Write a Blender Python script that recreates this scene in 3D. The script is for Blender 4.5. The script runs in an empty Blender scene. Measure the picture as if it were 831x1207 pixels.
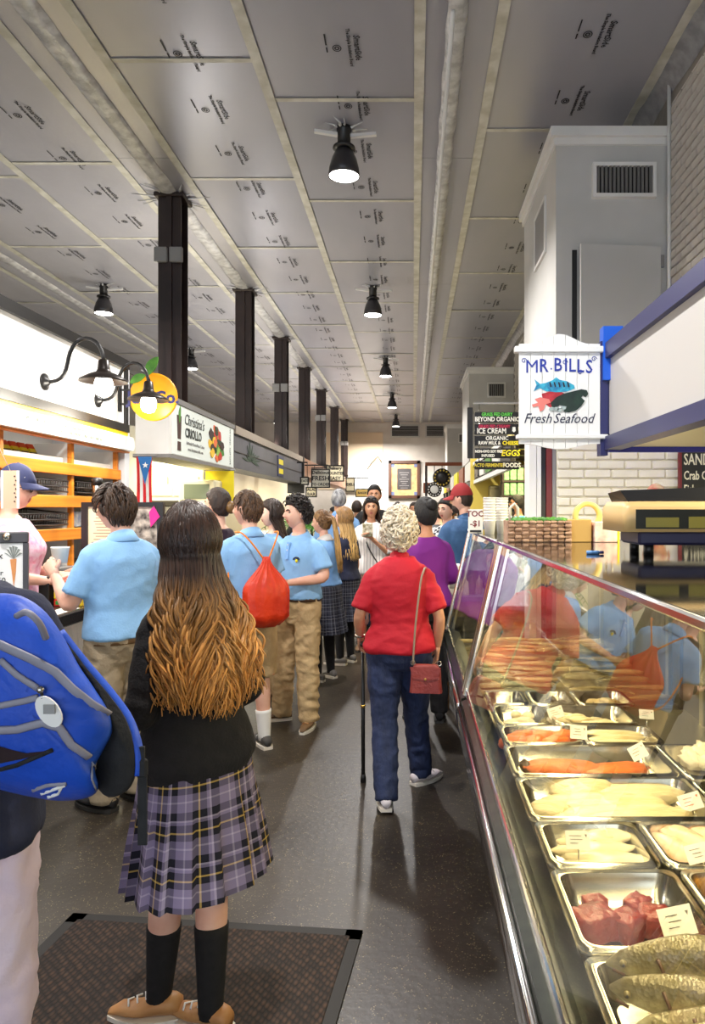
import bpy, bmesh, math, random
from mathutils import Vector, Matrix, noise, Euler
random.seed(7)
PI = math.pi
C = bpy.context.scene.collection
SC = bpy.context.scene
# ------------------------------------------------------------------ camera, world, exposure
CAMH, VX, VY, F = 1.58, 487.0, 600.0, 840.0      # eye height, vanishing point of the aisle, focal length (831x1207 pixels)
cam_d = bpy.data.cameras.new('camera'); cam = bpy.data.objects.new('camera', cam_d); C.objects.link(cam)
cam.location = (0, 0, CAMH); cam.rotation_euler = (PI/2, 0, 0)
cam_d.sensor_width = 36; cam_d.lens = F/1207*36
cam_d.shift_x = -(VX-415.5)/1207; cam_d.shift_y = -(603.5-VY)/1207
cam_d.clip_start = .05; cam_d.clip_end = 200
SC.camera = cam
def W(px, py, Y): return Vector(((px-VX)/F*Y, Y, CAMH+(VY-py)/F*Y))
w = bpy.data.worlds.new('daylight'); SC.world = w; w.use_nodes = True
w.node_tree.nodes['Background'].inputs[0].default_value = (.80, .90, 1, 1)
w.node_tree.nodes['Background'].inputs[1].default_value = 3.0
SC.view_settings.view_transform = 'Standard'; SC.view_settings.look = 'None'
SC.view_settings.exposure = 0.3; SC.view_settings.gamma = 1
SC.view_settings.use_curve_mapping = False
def light(kind, name, loc, e, col=(1, .93, .82), size=.3, sizey=None, rot=(0, 0, 0), spot=2.4, blend=.6):
    d = bpy.data.lights.new(name, kind); d.energy = e; d.color = col
    if kind == 'AREA':
        d.shape = 'RECTANGLE' if sizey else 'DISK'; d.size = size
        if sizey: d.size_y = sizey
    elif kind == 'SPOT': d.spot_size = spot; d.spot_blend = blend; d.shadow_soft_size = size
    else: d.shadow_soft_size = size
    o = bpy.data.objects.new(name, d); C.objects.link(o); o.location = loc; o.rotation_euler = rot
    return o
CEIL = 5.18
LAMPS = [(-.65, y) for y in (2.0, 6.7, 11.5, 16.8, 22, 27)] + [(-4.95, y) for y in (2.0, 6.5, 11.4, 15.9, 21, 26)]
for x, y in LAMPS:
    light('SPOT', 'ceiling_lamp_light', (x, y, CEIL-.56), 420, (1, .965, .93), .09, spot=2.6, blend=.5)
# shop lighting under the canopies and in the stalls, then an added far fill
light('AREA', 'seafood_canopy_light', (1.62, 2.9, 1.88), 75, (1, .88, .56), .9, 2.0)
light('AREA', 'pier_strip_light', (1.62, 4.10, 1.96), 22, (1, .9, .62), .9, .06, (-.9, 0, 0))
light('AREA', 'dairy_stall_light', (1.6, 9.2, 2.36), 120, (1, .84, .45), .7, 4.0)
light('AREA', 'juice_stall_light', (-2.3, 4.4, 2.28), 34, (1, .95, .88), .3, 3.2)
light('AREA', 'criollo_stall_light', (-3.6, 9.8, 2.45), 95, (1, .9, .55), 1.0, 3.0)
light('AREA', 'grey_stall_light', (-3.5, 14.6, 2.4), 90, (1, .93, .75), 1.0, 5.0)
light('AREA', 'far_stall_light', (-3.2, 21.0, 2.4), 110, (1, .9, .7), 1.2, 5.0)
light('AREA', 'far_fill_light', (-1.5, 27.5, 4.3), 330, (1, .95, .88), 1.5, 2.0)  # added fill to brighten the end wall, not a stall lamp
# ------------------------------------------------------------------ helpers
def lin(c):
    r = []
    for u in c[:3]:
        u = u/255.0
        r.append(u/12.92 if u <= .04045 else ((u+.055)/1.055)**2.4)
    return (r[0], r[1], r[2], 1)
MATS = {}
def mat(name, col, rough=.55, metal=0, col2=None, vscale=8, bump=0, bscale=40, stretch=(1, 1, 1), emit=0, spec=.5, detail=3, sheen=0, alpha=None):
    if name in MATS: return MATS[name]
    m = bpy.data.materials.new(name); m.use_nodes = True; MATS[name] = m
    nt = m.node_tree; N = nt.nodes; L = nt.links; b = N['Principled BSDF']
    b.inputs['Roughness'].default_value = rough; b.inputs['Metallic'].default_value = metal
    b.inputs['Specular IOR Level'].default_value = spec
    c = lin(col); b.inputs['Base Color'].default_value = c
    if col2 or bump:
        tc = N.new('ShaderNodeTexCoord'); mp = N.new('ShaderNodeMapping'); L.new(tc.outputs['Object'], mp.inputs[0])
        mp.inputs['Scale'].default_value = stretch
    if col2:
        n = N.new('ShaderNodeTexNoise'); n.inputs['Scale'].default_value = vscale; n.inputs['Detail'].default_value = detail
        L.new(mp.outputs[0], n.inputs['Vector'])
        r = N.new('ShaderNodeValToRGB'); r.color_ramp.elements[0].color = c; r.color_ramp.elements[1].color = lin(col2)
        r.color_ramp.elements[0].position = .35; r.color_ramp.elements[1].position = .65
        L.new(n.outputs[0], r.inputs[0]); L.new(r.outputs[0], b.inputs['Base Color'])
    if bump:
        n2 = N.new('ShaderNodeTexNoise'); n2.inputs['Scale'].default_value = bscale; n2.inputs['Detail'].default_value = 3
        L.new(mp.outputs[0], n2.inputs['Vector'])
        bp = N.new('ShaderNodeBump'); bp.inputs['Strength'].default_value = bump; bp.inputs['Distance'].default_value = .02
        L.new(n2.outputs[0], bp.inputs['Height']); L.new(bp.outputs[0], b.inputs['Normal'])
    if emit:
        b.inputs['Emission Color'].default_value = c; b.inputs['Emission Strength'].default_value = emit
    if sheen: b.inputs['Sheen Weight'].default_value = sheen
    if alpha is not None: b.inputs['Alpha'].default_value = alpha
    return m
class MB:
    def __init__(s): s.v = []; s.f = []; s.m = []; s.s = []; s.uv = []; s.has = False
    def add(s, vs, fs, m=0, smooth=False, uvs=None, M=None):
        o = len(s.v)
        if M is not None: vs = [M @ Vector(p) for p in vs]
        s.v.extend([tuple(p) for p in vs])
        for i, f in enumerate(fs):
            s.f.append([o+k for k in f]); s.m.append(m); s.s.append(smooth)
            if uvs: s.uv.append(uvs[i]); s.has = True
            else: s.uv.append(None)
        return s
    def box(s, c, d, m=0, rot=None, bevel=0, M=None, seg=1):
        R = Matrix.Translation(c) @ (Euler(rot).to_matrix().to_4x4() if rot else Matrix())
        if M is not None: R = M @ R
        if bevel:
            bm = bmesh.new(); bmesh.ops.create_cube(bm, size=1)
            for v in bm.verts: v.co = Vector((v.co.x*d[0], v.co.y*d[1], v.co.z*d[2]))
            bmesh.ops.bevel(bm, geom=bm.edges[:], offset=min(bevel, min(d)*.49), segments=seg, affect='EDGES', profile=.5)
            bm.verts.index_update()
            s.add([v.co.copy() for v in bm.verts], [[v.index for v in f.verts] for f in bm.faces], m, seg > 1, M=R); bm.free()
        else:
            x, y, z = d[0]/2, d[1]/2, d[2]/2
            s.add([(-x,-y,-z),(x,-y,-z),(x,y,-z),(-x,y,-z),(-x,-y,z),(x,-y,z),(x,y,z),(-x,y,z)],
                  [(0,3,2,1),(4,5,6,7),(0,1,5,4),(1,2,6,5),(2,3,7,6),(3,0,4,7)], m, M=R)
        return s
    def bb(s, x0, x1, y0, y1, z0, z1, m=0, bevel=0, seg=1):
        return s.box(((x0+x1)/2, (y0+y1)/2, (z0+z1)/2), (abs(x1-x0), abs(y1-y0), abs(z1-z0)), m, bevel=bevel, seg=seg)
    def loft(s, rings, m=0, caps=True, smooth=True, closed=True, uvf=None, M=None):
        n = len(rings[0]); vs = [p for r in rings for p in r]; fs = []; uvs = [] if uvf else None
        for i in range(len(rings)-1):
            for j in range(n if closed else n-1):
                k = (j+1) % n
                fs.append((i*n+j, i*n+k, (i+1)*n+k, (i+1)*n+j))
                if uvf: uvs.append([uvf(i, j), uvf(i, j+1), uvf(i+1, j+1), uvf(i+1, j)])
        if caps and closed:
            fs.append(tuple(range(n-1, -1, -1))); fs.append(tuple((len(rings)-1)*n+j for j in range(n)))
            if uvf: uvs.append([uvf(0, 0)]*n); uvs.append([uvf(len(rings)-1, 0)]*n)
        return s.add(vs, fs, m, smooth, uvs, M)
    def tube(s, pts, r, n=8, m=0, caps=True, flat=1.0, up=None, uvf=None, M=None):
        pts = [Vector(p) for p in pts]; R = r if isinstance(r, (list, tuple)) else [r]*len(pts)
        rings = []; prev = None
        for i, p in enumerate(pts):
            t = (pts[min(i+1, len(pts)-1)]-pts[max(i-1, 0)])
            t = t.normalized() if t.length > 1e-9 else Vector((0, 0, 1))
            if prev is None:
                a = Vector(up) if up else (Vector((0, 0, 1)) if abs(t.z) < .9 else Vector((1, 0, 0)))
            else: a = prev
            a = (a-t*a.dot(t)); a = a.normalized() if a.length > 1e-6 else t.orthogonal().normalized()
            prev = a; b = t.cross(a)
            rings.append([p+(a*math.cos(2*PI*k/n)*flat+b*math.sin(2*PI*k/n))*R[i] for k in range(n)])
        return s.loft(rings, m, caps, True, True, uvf, M)
    def lathe(s, prof, n=24, m=0, M=None, caps=True, smooth=True):
        return s.loft([[(r*math.cos(2*PI*k/n), r*math.sin(2*PI*k/n), z) for k in range(n)] for r, z in prof], m, caps, smooth, M=M)
    def sphere(s, c, r, nu=16, nv=10, m=0, M=None, rot=None):
        if not isinstance(r, (tuple, list)): r = (r, r, r)
        R = Matrix.Translation(c) @ (Euler(rot).to_matrix().to_4x4() if rot else Matrix())
        if M is not None: R = M @ R
        rings = []
        for i in range(nv+1):
            a = -PI/2+PI*i/nv; cr = max(math.cos(a), .02)
            rings.append([(r[0]*cr*math.cos(2*PI*k/nu), r[1]*cr*math.sin(2*PI*k/nu), r[2]*math.sin(a)) for k in range(nu)])
        return s.loft(rings, m, M=R)
    def prism(s, poly, d, m=0, M=None, smooth=False):       # poly in local x,z ; depth along y, front at -d
        n = len(poly)
        vs = [(p[0], -d, p[1]) for p in poly]+[(p[0], 0, p[1]) for p in poly]
        fs = [tuple(range(n)), tuple(range(2*n-1, n-1, -1))]+[(j, n+j, n+(j+1) % n, (j+1) % n) for j in range(n)]
        return s.add(vs, fs, m, smooth, M=M)
    def mesh(s, name='mesh'):
        me = bpy.data.meshes.new(name); me.from_pydata(s.v, [], s.f)
        me.polygons.foreach_set('material_index', s.m); me.polygons.foreach_set('use_smooth', s.s)
        if s.has:
            ul = me.uv_layers.new(name='UVMap'); flat = []
            for f, u in zip(s.f, s.uv):
                for k in range(len(f)): flat.extend(u[k] if u else (0, 0))
            ul.data.foreach_set('uv', flat)
        me.validate(); me.update(); return me
    def build(s, name, mats, parent=None, loc=None, rotz=0):
        me = s.mesh(name)
        for m in (mats if isinstance(mats, (list, tuple)) else [mats]): me.materials.append(m)
        return link(name, me, parent, loc, rotz)
def link(name, me, parent=None, loc=None, rotz=0):
    o = bpy.data.objects.new(name, me); C.objects.link(o)
    if parent: o.parent = parent
    if loc is not None: o.location = loc
    if rotz: o.rotation_euler = (0, 0, rotz)
    return o
def tag(o, label, cat, group=None):
    o['label'] = label; o['category'] = cat
    if group: o['group'] = group
    return o
def thing(name, label, cat, loc=(0, 0, 0), rotz=0, group=None):
    return tag(link(name, None, None, loc, rotz), label, cat, group)
def struct(o): o['kind'] = 'structure'; return o
FONT = {}
def text(txt, size, parent, m, M, name='lettering', ext=.001, shear=0, align='CENTER', sx=1.0, bold=0):
    """flat lettering; M maps text plane (x right, y up) to the parent's space"""
    cu = bpy.data.curves.new('t', 'FONT'); cu.body = txt; cu.size = size; cu.extrude = ext; cu.shear = shear
    cu.align_x = align; cu.align_y = 'CENTER'; cu.resolution_u = 2; cu.offset = bold
    t = bpy.data.objects.new('t', cu); C.objects.link(t)
    me = bpy.data.meshes.new_from_object(t.evaluated_get(bpy.context.evaluated_depsgraph_get()))
    bpy.data.objects.remove(t); bpy.data.curves.remove(cu)
    me.transform(M @ Matrix.Diagonal((sx, 1, 1, 1))); me.materials.clear(); me.materials.append(m)
    return link(name, me, parent)
FACE_CAM = Matrix.Rotation(PI/2, 4, 'X')                     # text readable from -Y
FACE_AISLE_L = Matrix.Rotation(PI/2, 4, 'Z') @ FACE_CAM      # on a plane facing +X
def T(x, y, z): return Matrix.Translation((x, y, z))
def smooth(a, b, t):
    t = max(0, min(1, (t-a)/(b-a))); return t*t*(3-2*t)
# ------------------------------------------------------------------ setting: floor, ceiling, walls
XW, YF = 2.16, 29.5
def floor_mat():
    m = bpy.data.materials.new('speckled_floor'); m.use_nodes = True; nt = m.node_tree; N = nt.nodes; L = nt.links; b = N['Principled BSDF']
    tc = N.new('ShaderNodeTexCoord')
    n = N.new('ShaderNodeTexNoise'); n.inputs['Scale'].default_value = 1.3; n.inputs['Detail'].default_value = 6
    r = N.new('ShaderNodeValToRGB'); r.color_ramp.elements[0].position = .3; r.color_ramp.elements[1].position = .7
    r.color_ramp.elements[0].color = lin((33, 28, 24)); r.color_ramp.elements[1].color = lin((58, 51, 43))
    v = N.new('ShaderNodeTexVoronoi'); v.inputs['Scale'].default_value = 105
    r2 = N.new('ShaderNodeValToRGB'); r2.color_ramp.elements[0].position = .16; r2.color_ramp.elements[1].position = .30
    r2.color_ramp.elements[0].color = (1, 1, 1, 1); r2.color_ramp.elements[1].color = (0, 0, 0, 1)
    n3 = N.new('ShaderNodeTexNoise'); n3.inputs['Scale'].default_value = 30
    mu = N.new('ShaderNodeMath'); mu.operation = 'MULTIPLY'
    r3 = N.new('ShaderNodeValToRGB'); r3.color_ramp.elements[0].position = .45; r3.color_ramp.elements[1].position = .6
    mx = N.new('ShaderNodeMix'); mx.data_type = 'RGBA'; mx.inputs[7].default_value = lin((140, 126, 92))
    for q in (n, v, n3): L.new(tc.outputs['Object'], q.inputs['Vector'])
    L.new(n.outputs[0], r.inputs[0]); L.new(v.outputs['Distance'], r2.inputs[0]); L.new(n3.outputs[0], r3.inputs[0])
    L.new(r2.outputs[0], mu.inputs[0]); L.new(r3.outputs[0], mu.inputs[1]); L.new(mu.outputs[0], mx.inputs[0])
    L.new(r.outputs[0], mx.inputs[6]); L.new(mx.outputs[2], b.inputs['Base Color'])
    rr = N.new('ShaderNodeMapRange'); rr.inputs[3].default_value = .28; rr.inputs[4].default_value = .55
    L.new(n.outputs[0], rr.inputs[0]); L.new(rr.outputs[0], b.inputs['Roughness'])
    bp = N.new('ShaderNodeBump'); bp.inputs['Strength'].default_value = .12; bp.inputs['Distance'].default_value = .01
    L.new(n3.outputs[0], bp.inputs['Height']); L.new(bp.outputs[0], b.inputs['Normal'])
    return m
struct(MB().bb(-9, XW+.3, -5, YF+.3, -.12, 0).build('floor', floor_mat()))
M_panel = mat('grey_insulation_facing', (158, 158, 167), .36, .25, (170, 169, 177), 1.2, .10, 5, stretch=(1, .35, 1))
M_foil = mat('bright_insulation_facing', (172, 171, 178), .32, .3, (186, 184, 190), 1.0, .35, 6, stretch=(1, .5, 1))
M_tape = mat('white_seam_tape', (206, 203, 192), .45, 0, (180, 176, 160), 6, .15, 20)
M_plastic = mat('crinkled_white_plastic', (214, 213, 212), .28, 0, (170, 168, 168), 9, .5, 18)
M_deck = mat('dark_roof_deck', (70, 66, 62), .8)
M_white = mat('white_paint', (226, 224, 220), .5, 0, (214, 212, 208), 2)
M_greyw = mat('pale_grey_paint', (196, 194, 190), .55, 0, (184, 182, 178), 1.5)
M_black = mat('black_metal', (24, 22, 22), .4)
M_dbrown = mat('dark_brown_steel', (48, 34, 30), .42, .1, (38, 27, 24), 5)
M_ink = mat('dark_print_ink', (30, 28, 34), .6)
M_steel = mat('brushed_steel', (200, 196, 186), .26, 1, (176, 172, 160), 14, 0, 1, (1, 12, 1))
M_chrome = mat('polished_chrome', (224, 222, 222), .14, 1)
M_grey = mat('mid_grey_metal', (140, 138, 136), .45, .3)
M_wood = mat('varnished_pine', (222, 138, 38), .42, 0, (196, 112, 24), 5, .05, 30, (1, .15, 6))
ceil = struct(MB().bb(-9, XW+.3, -5, YF+.3, CEIL+.03, CEIL+.2).build('ceiling', M_deck))
bays = [(-9.0, -7.6), (-7.5, -6.15), (-5.55, -4.2), (-4.2, -3.07), (-2.45, -1.25), (-1.25, .05), (.65, 2.02)]
fills = [(-6.15, -5.55), (-3.07, -2.45), (.05, .65)]
offs = [.3, 1.0, .4, .1, .45, 1.0, 1.5]
shared = {}
def part_box(name, x0, x1, y0, y1, z0, z1, m, parent):
    return MB().bb(x0, x1, y0, y1, z0, z1).build(name, m, parent)
for bi, (x0, x1) in enumerate(bays):
    y = -5+offs[bi]-2.05
    while y < YF:
        a, b = max(y, -5)+.004, min(y+2.05, YF)-.004
        if b-a > .1:
            sag = random.uniform(0, .008)
            part_box('ceiling_panel', x0+.003, x1-.003, a, b, CEIL-sag, CEIL+.02-sag*.5, M_panel if x0 > -2.6 else M_foil, ceil)
            part_box('seam_tape', x0, x1, a-.028, a+.022, CEIL-.014, CEIL-.009, M_tape, ceil)
        y += 2.05
for x0, x1 in fills:
    y = -5
    while y < YF:
        part_box('ceiling_panel', x0+.003, x1-.003, y+.003, min(y+4.1, YF)-.003, CEIL-.006, CEIL+.018, M_panel if x0 > -2.6 else M_foil, ceil); y += 4.1
for x in (-7.55, -6.15, -5.55, -4.2, -3.07, -2.45, -1.25, .05, .65, 2.0):
    part_box('seam_tape', x-.042, x+.042, -5, YF, CEIL-.019, CEIL-.014, M_tape, ceil)
def wrap_strip(x, wdt, dz):
    rings = []; y = -5
    while y <= YF:
        r = []
        for k in range(9):
            a = PI*k/8; j = noise.noise(Vector((x*3, y*4.3, k*1.7)))*.6
            r.append((x+math.cos(a)*wdt*(1+j*.3), y, CEIL-.01-math.sin(a)*dz*(1+j)))
        rings.append(r); y += .11
    return MB().loft(rings, 0, False, True, False).build('beam_wrap', M_plastic, ceil)
wrap_strip(-2.76, .095, .032); wrap_strip(.32, .075, .028); wrap_strip(-5.85, .08, .03)
# ragged plastic that closes the gap between ceiling panels and the brick wall
rings = []; y = -5
while y <= YF:
    j = noise.noise(Vector((1.7, y*2.6, 0)))
    rings.append([(2.0, y, CEIL-.008), (2.05, y, CEIL-.02-.015*j), (2.10, y, CEIL-.05-.04*j), (2.13+.015*j, y, CEIL-.09-.06*j), (2.155, y, CEIL-.13-.07*j)]); y += .25
MB().loft(rings, 0, False, True, False).build('edge_sheet', mat('grey_crinkled_sheet', (150, 149, 152), .4, 0, (120, 119, 122), 9, .5, 14), ceil)
# printed marks on the facing, running along the hall
def ceil_mark():
    mb = MB()
    def tx(s, size, x, y):
        cu = bpy.data.curves.new('t', 'FONT'); cu.body = s; cu.size = size; cu.align_x = 'CENTER'; cu.align_y = 'CENTER'; cu.resolution_u = 1; cu.offset = .0015
        t = bpy.data.objects.new('t', cu); C.objects.link(t)
        me = bpy.data.meshes.new_from_object(t.evaluated_get(bpy.context.evaluated_depsgraph_get()))
        R = Matrix.Translation((x, y, 0)) @ Matrix(((0, 1, 0, 0), (1, 0, 0, 0), (0, 0, -1, 0), (0, 0, 0, 1)))
        mb.add([R @ v.co for v in me.vertices], [list(p.vertices) for p in me.polygons]); bpy.data.objects.remove(t)
    tx('SmartSide', .075, .16, 0); tx('The Simple Insulation Board', .040, .10, 0)
    for r0, r1 in ((.028, .036), (.010, .02)):
        vs = []; fs = []
        for k in range(16):
            a = 2*PI*k/16; vs += [(math.cos(a)*r0, math.sin(a)*r0*1.15, 0), (math.cos(a)*r1, math.sin(a)*r1*1.15, 0)]
        for k in range(16): q = (k+1) % 16; fs.append((2*k, 2*k+1, 2*q+1, 2*q))
        mb.add(vs, fs)
    mb.box((-.08, .02, 0), (.011, .06, .0005)); mb.box((-.08, -.10, 0), (.011, .13, .0005))
    return mb.mesh('printed_mark')
mk = ceil_mark(); mk.materials.append(M_ink)
for x, y0, stp in ((-1.85, 4.85, .79), (-.58, 4.75, .80), (1.33, 4.35, .88), (-3.6, 4.9, .80), (-4.85, 5.1, .82)):
    y = y0-1.6
    while y < 24:
        o = link('printed_mark', mk, ceil, (x+random.uniform(-.02, .02), y, CEIL-.0115)); y += stp
# bunched plastic where lamps, pipes and columns pierce the sheets
def crumple(x, y, r, n=16):
    mb = MB()
    for k in range(n):
        a = 2*PI*k/n+random.uniform(-.2, .2); rr = r*random.uniform(.5, 1.15)
        p = [Vector((x+math.cos(a)*.08, y+math.sin(a)*.08, CEIL-.035)), Vector((x+math.cos(a+.1)*rr*.5, y+math.sin(a+.1)*rr*.5, CEIL-.022)), Vector((x+math.cos(a)*rr, y+math.sin(a)*rr, CEIL-.018))]
        mb.tube(p, [.016, .012, .003], 4, 0)
    return mb.build('gathered_plastic', M_plastic, ceil)
for x, y in LAMPS: crumple(x, y, .2, 9)
# walls
M_brick = mat('grey_painted_brick', (200, 194, 186), .62, 0, (184, 176, 168), 6, .25, 30)
M_brickw = mat('white_painted_brick', (246, 242, 226), .55, 0, (240, 234, 214), 5, .2, 30)
M_joint = mat('recessed_mortar', (150, 144, 136), .8, 0, (136, 130, 122), 9)
M_jointw = mat('recessed_white_mortar', (234, 228, 206), .8)
wr = struct(MB().bb(XW, XW+.3, -5, YF, 0, CEIL+.1).build('wall_right', M_joint))
def bricks(parent, m, u0, u1, z0, z1, place, L=.215, H=.075, gap=.011, name='brick'):
    meshes = {}
    r = 0; z = z0
    while z < z1:
        h = min(H, z1-z); u = u0-(L/2 if r % 2 else 0)
        while u < u1:
            a, b = max(u, u0), min(u+L, u1)
            if b-a > .03:
                key = (round(b-a, 3), round(h, 3), random.randint(0, 2))
                if key not in meshes:
                    mb = MB(); mb.box((0, 0, 0), (key[0]-gap, .03, key[1]-gap), 0, bevel=.006)
                    me = mb.mesh(name); me.materials.append(m); meshes[key] = me
                o = link(name, meshes[key], parent); place(o, (a+b)/2, z+h/2)
            u += L
        z += H; r += 1
def pl_right(o, u, z):
    o.location = (XW-.004+random.uniform(-.003, .003), u, z); o.rotation_euler = (0, 0, PI/2)
bricks(wr, M_brick, 4.95, 6.0, 2.6, 4.95, pl_right)
# the rest of the right wall: same bricks, too many to pick out singly
mb = MB(); r = 0; z = .9
while z < 4.95:
    y = 6.0 - (.1 if r % 2 else 0)
    while y < 15:
        if y+.215 > 7.6: mb.box((XW-.004, y+.107, z+.037), (.03, .2, .063))
        y += .215
    z += .075; r += 1
o = mb.build('brickwork', M_brick, wr); o['kind'] = 'stuff'
wf = struct(MB().bb(-9, XW+.3, YF, YF+.3, 0, CEIL+.1).build('wall_far', mat('far_wall_paint', (214, 208, 200), .6, 0, (198, 190, 182), 1.2)))
struct(MB().bb(-9.3, -9, -5, YF+.3, 0, CEIL+.1).build('wall_left', M_greyw))
# entrance wall behind the photographer with its wide open doorways
wb = struct(MB().bb(-9, -6.2, -5.3, -5, 0, CEIL).bb(-6.2, XW+.3, -5.3, -5, 3.9, CEIL).bb(-2.6, -2.0, -5.3, -5, 0, 3.9).bb(1.9, XW+.3, -5.3, -5, 0, 3.9).build('wall_back', M_greyw))
# far wall furniture of the building
part_box('plaster_panel', -3.9, -1.25, YF-.05, YF, 2.4, 4.75, mat('beige_plaster', (220, 200, 172), .6), wf)
def vent(name, x0, x1, z0, z1, y, parent, slats, frame=.03, horizontal=True, mf=None):
    root = link(name, None, parent)
    mb = MB(); mb.bb(x0, x1, y-.02, y, z0, z1); mb.build('backing', M_black, root)
    mb = MB(); f = frame
    mb.bb(x0-f, x1+f, y-.05, y, z1, z1+f).bb(x0-f, x1+f, y-.05, y, z0-f, z0).bb(x0-f, x0, y-.05, y, z0, z1).bb(x1, x1+f, y-.05, y, z0, z1)
    mb.build('frame', mf or M_greyw, root)
    for k in range(slats):
        t = (k+.5)/slats
        if horizontal: MB().box(((x0+x1)/2, y-.035, z0+(z1-z0)*t), (x1-x0, .02, .3*(z1-z0)/slats), 0, rot=(.6, 0, 0)).build('slat', M_grey, root)
        else: MB().box((x0+(x1-x0)*t, y-.035, (z0+z1)/2), (.3*(x1-x0)/slats, .02, z1-z0), 0, rot=(0, 0, .5)).build('slat', M_grey, root)
    return root
v = vent('wall_vent', -.88, .21, 4.60, 5.02, YF, None, 5, .06); tag(v, 'long dark louvred vent high on the end wall above the framed panel', 'vent')
v = vent('wall_vent', .56, 1.25, 4.60, 5.02, YF, None, 5, .06); tag(v, 'shorter dark louvred vent high on the end wall beside the boxed duct', 'vent')
# rows of steel columns
CB = 2.80
def column(y):
    root = thing('steel_column', 'dark brown steel column rising from the stall roofs to the ceiling', 'column', (-2.76, y, CB), 0, 'row of dark steel columns')
    mb = MB(); mb.bb(-.13, .13, -.125, -.105, 0, CEIL-CB).bb(-.13, .13, .105, .125, 0, CEIL-CB).bb(-.045, .045, -.105, .105, 0, CEIL-CB); mb.build('shaft', M_dbrown, root)
    MB().bb(-.03, .03, -.155, -.125, 0, CEIL-CB).build('conduit', M_dbrown, root)
    mb = MB(); mb.box((0, 0, CEIL-CB-.04), (.34, .34, .05), 0, bevel=.01); mb.build('cap_plate', M_dbrown, root)
    return root
COLY = [8.2, 11.7, 14.95, 18.1, 21.4, 25, 28.6]
for i, y in enumerate(COLY):
    c = column(y)
    if i % 2 == 0:
        z = {0: 4.45, 2: 4.1, 4: 4.3, 6: 4.2}[i]
        for s in (-1, 1): MB().box((s*.085, -.16, z-CB), (.15, .05, .17), 0, bevel=.01).build('clamp', M_grey, c)
    crumple(-2.76, y, .40, 26)
def bell(x, y, lab):
    root = thing('ceiling_lamp', lab, 'lamp', (x, y, CEIL), 0, 'bell shaped ceiling lamps'); root.scale = (.82, .82, .95)
    mb = MB(); mb.lathe([(.075, -.2), (.075, -.06), (.085, -.05), (.085, -.012)], 20); mb.build('canopy', M_black, root)
    mb = MB(); mb.lathe([(.06, -.20), (.125, -.205), (.13, -.225), (.07, -.235)], 24); mb.build('collar', M_black, root)
    mb = MB(); mb.lathe([(.05, -.22), (.10, -.25), (.145, -.33), (.172, -.42), (.18, -.5), (.17, -.5), (.162, -.42), (.135, -.33), (.09, -.26), (.04, -.235)], 28, caps=False); mb.build('shade', mat('charcoal_lamp_shade', (58, 56, 58), .35, .3), root)
    mb = MB(); mb.lathe([(.168, -.494), (.155, -.50), (.09, -.505), (.02, -.506)], 28); mb.build('lens', mat('glowing_lens', (255, 252, 246), .4, emit=14), root)
    mb = MB(); mb.box((-.19, 0, -.07), (.30, .05, .03), 0, rot=(0, .12, .05)).box((.22, 0, -.09), (.30, .05, .03), 0, rot=(0, -.05, -.05)); mb.build('bracket', M_white, root)
ORD = ['sixth', 'fifth', 'fourth', 'third', 'second', 'first']
for k, (x, y) in enumerate(LAMPS): bell(x, y, ('charcoal bell lamp over the main aisle, %s from the end wall' if x > -2 else 'charcoal bell lamp behind the dark columns, %s from the end wall') % ORD[k % 6])
# boxed ducts standing against the right wall
def chase(y0, y1, z0, z1, lab, detail):
    x0 = 1.2; root = thing('duct_box', lab, 'duct', (0, 0, 0))
    MB().bb(x0, XW, y0, y1, z0, z1-.14).build('body', M_greyw, root)
    mb = MB(); mb.bb(x0-.02, XW, y0-.02, y1+.02, z1-.14, z1-.08).bb(x0-.05, XW, y0-.05, y1+.05, z1-.08, z1); mb.build('cornice', M_white, root)
    if detail:
        vent('vent', 1.53, 2.0, z1-.56, z1-.33, y0, root, 14, .03, False, M_white)
        mb = MB(); mb.bb(x0-.012, x0, y0+.45, y0+.95, z1-.85, z1-.40); mb.build('access_plate', M_grey, root)
        mb = MB(); mb.bb(x0-.02, x0, y0+.42, y0+.98, z1-.40, z1-.37).bb(x0-.02, x0, y0+.42, y0+.98, z1-.88, z1-.85).bb(x0-.02, x0, y0+.42, y0+.45, z1-.85, z1-.40).bb(x0-.02, x0, y0+.95, y0+.98, z1-.85, z1-.40); mb.build('plate_frame', M_white, root)
        MB().bb(1.335, 1.375, y0-.008, y0, z0, z1-1.02).build('door_gap', M_black, root)
        d = link('hatch_door', None, root)
        M = Matrix.Translation((2.07, y0-.01, 0)) @ Matrix.Rotation(.10, 4, 'Z')
        mb = MB(); mb.box((-.345, -.012, (z0+z1-1.0)/2), (.69, .022, z1-1.0-z0), 0, M=M); mb.build('door_leaf', M_greyw, d)
        mb = MB(); mb.box((-.62, -.035, z1-2.02), (.03, .03, .10), 0, M=M); mb.build('latch', M_grey, d)
        for zz in (z1-1.12, z1-1.9): MB().box((2.085, y0-.02, zz), (.03, .03, .10)).build('hinge', M_grey, d)
    else: vent('vent', 1.62, 1.95, z1-.62, z1-.36, y0, root, 8, .03, False, M_white)
    return root
chase(5.99, 7.7, 2.35, 4.775, 'big pale boxed duct with vent grille and hatch door above the seafood stall', True)
chase(15.3, 17.4, 2.6, 4.62, 'pale boxed duct with small vent beyond the hanging black signs', False)
chase(25.0, 26.6, 2.0, 4.55, 'narrow distant boxed duct close to the end wall', False)
p = thing('wall_conduit', 'thin pale pipe running up the corner beside the big duct', 'pipe', (XW-.03, 5.93, 0))
MB().tube([(0, 0, 2.6), (0, 0, CEIL)], .016, 8).build('pipe', M_white, p)
MB().box((-.03, -.02, 3.07), (.09, .12, .22), 0, bevel=.008).build('junction_box', M_greyw, p)
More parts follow.
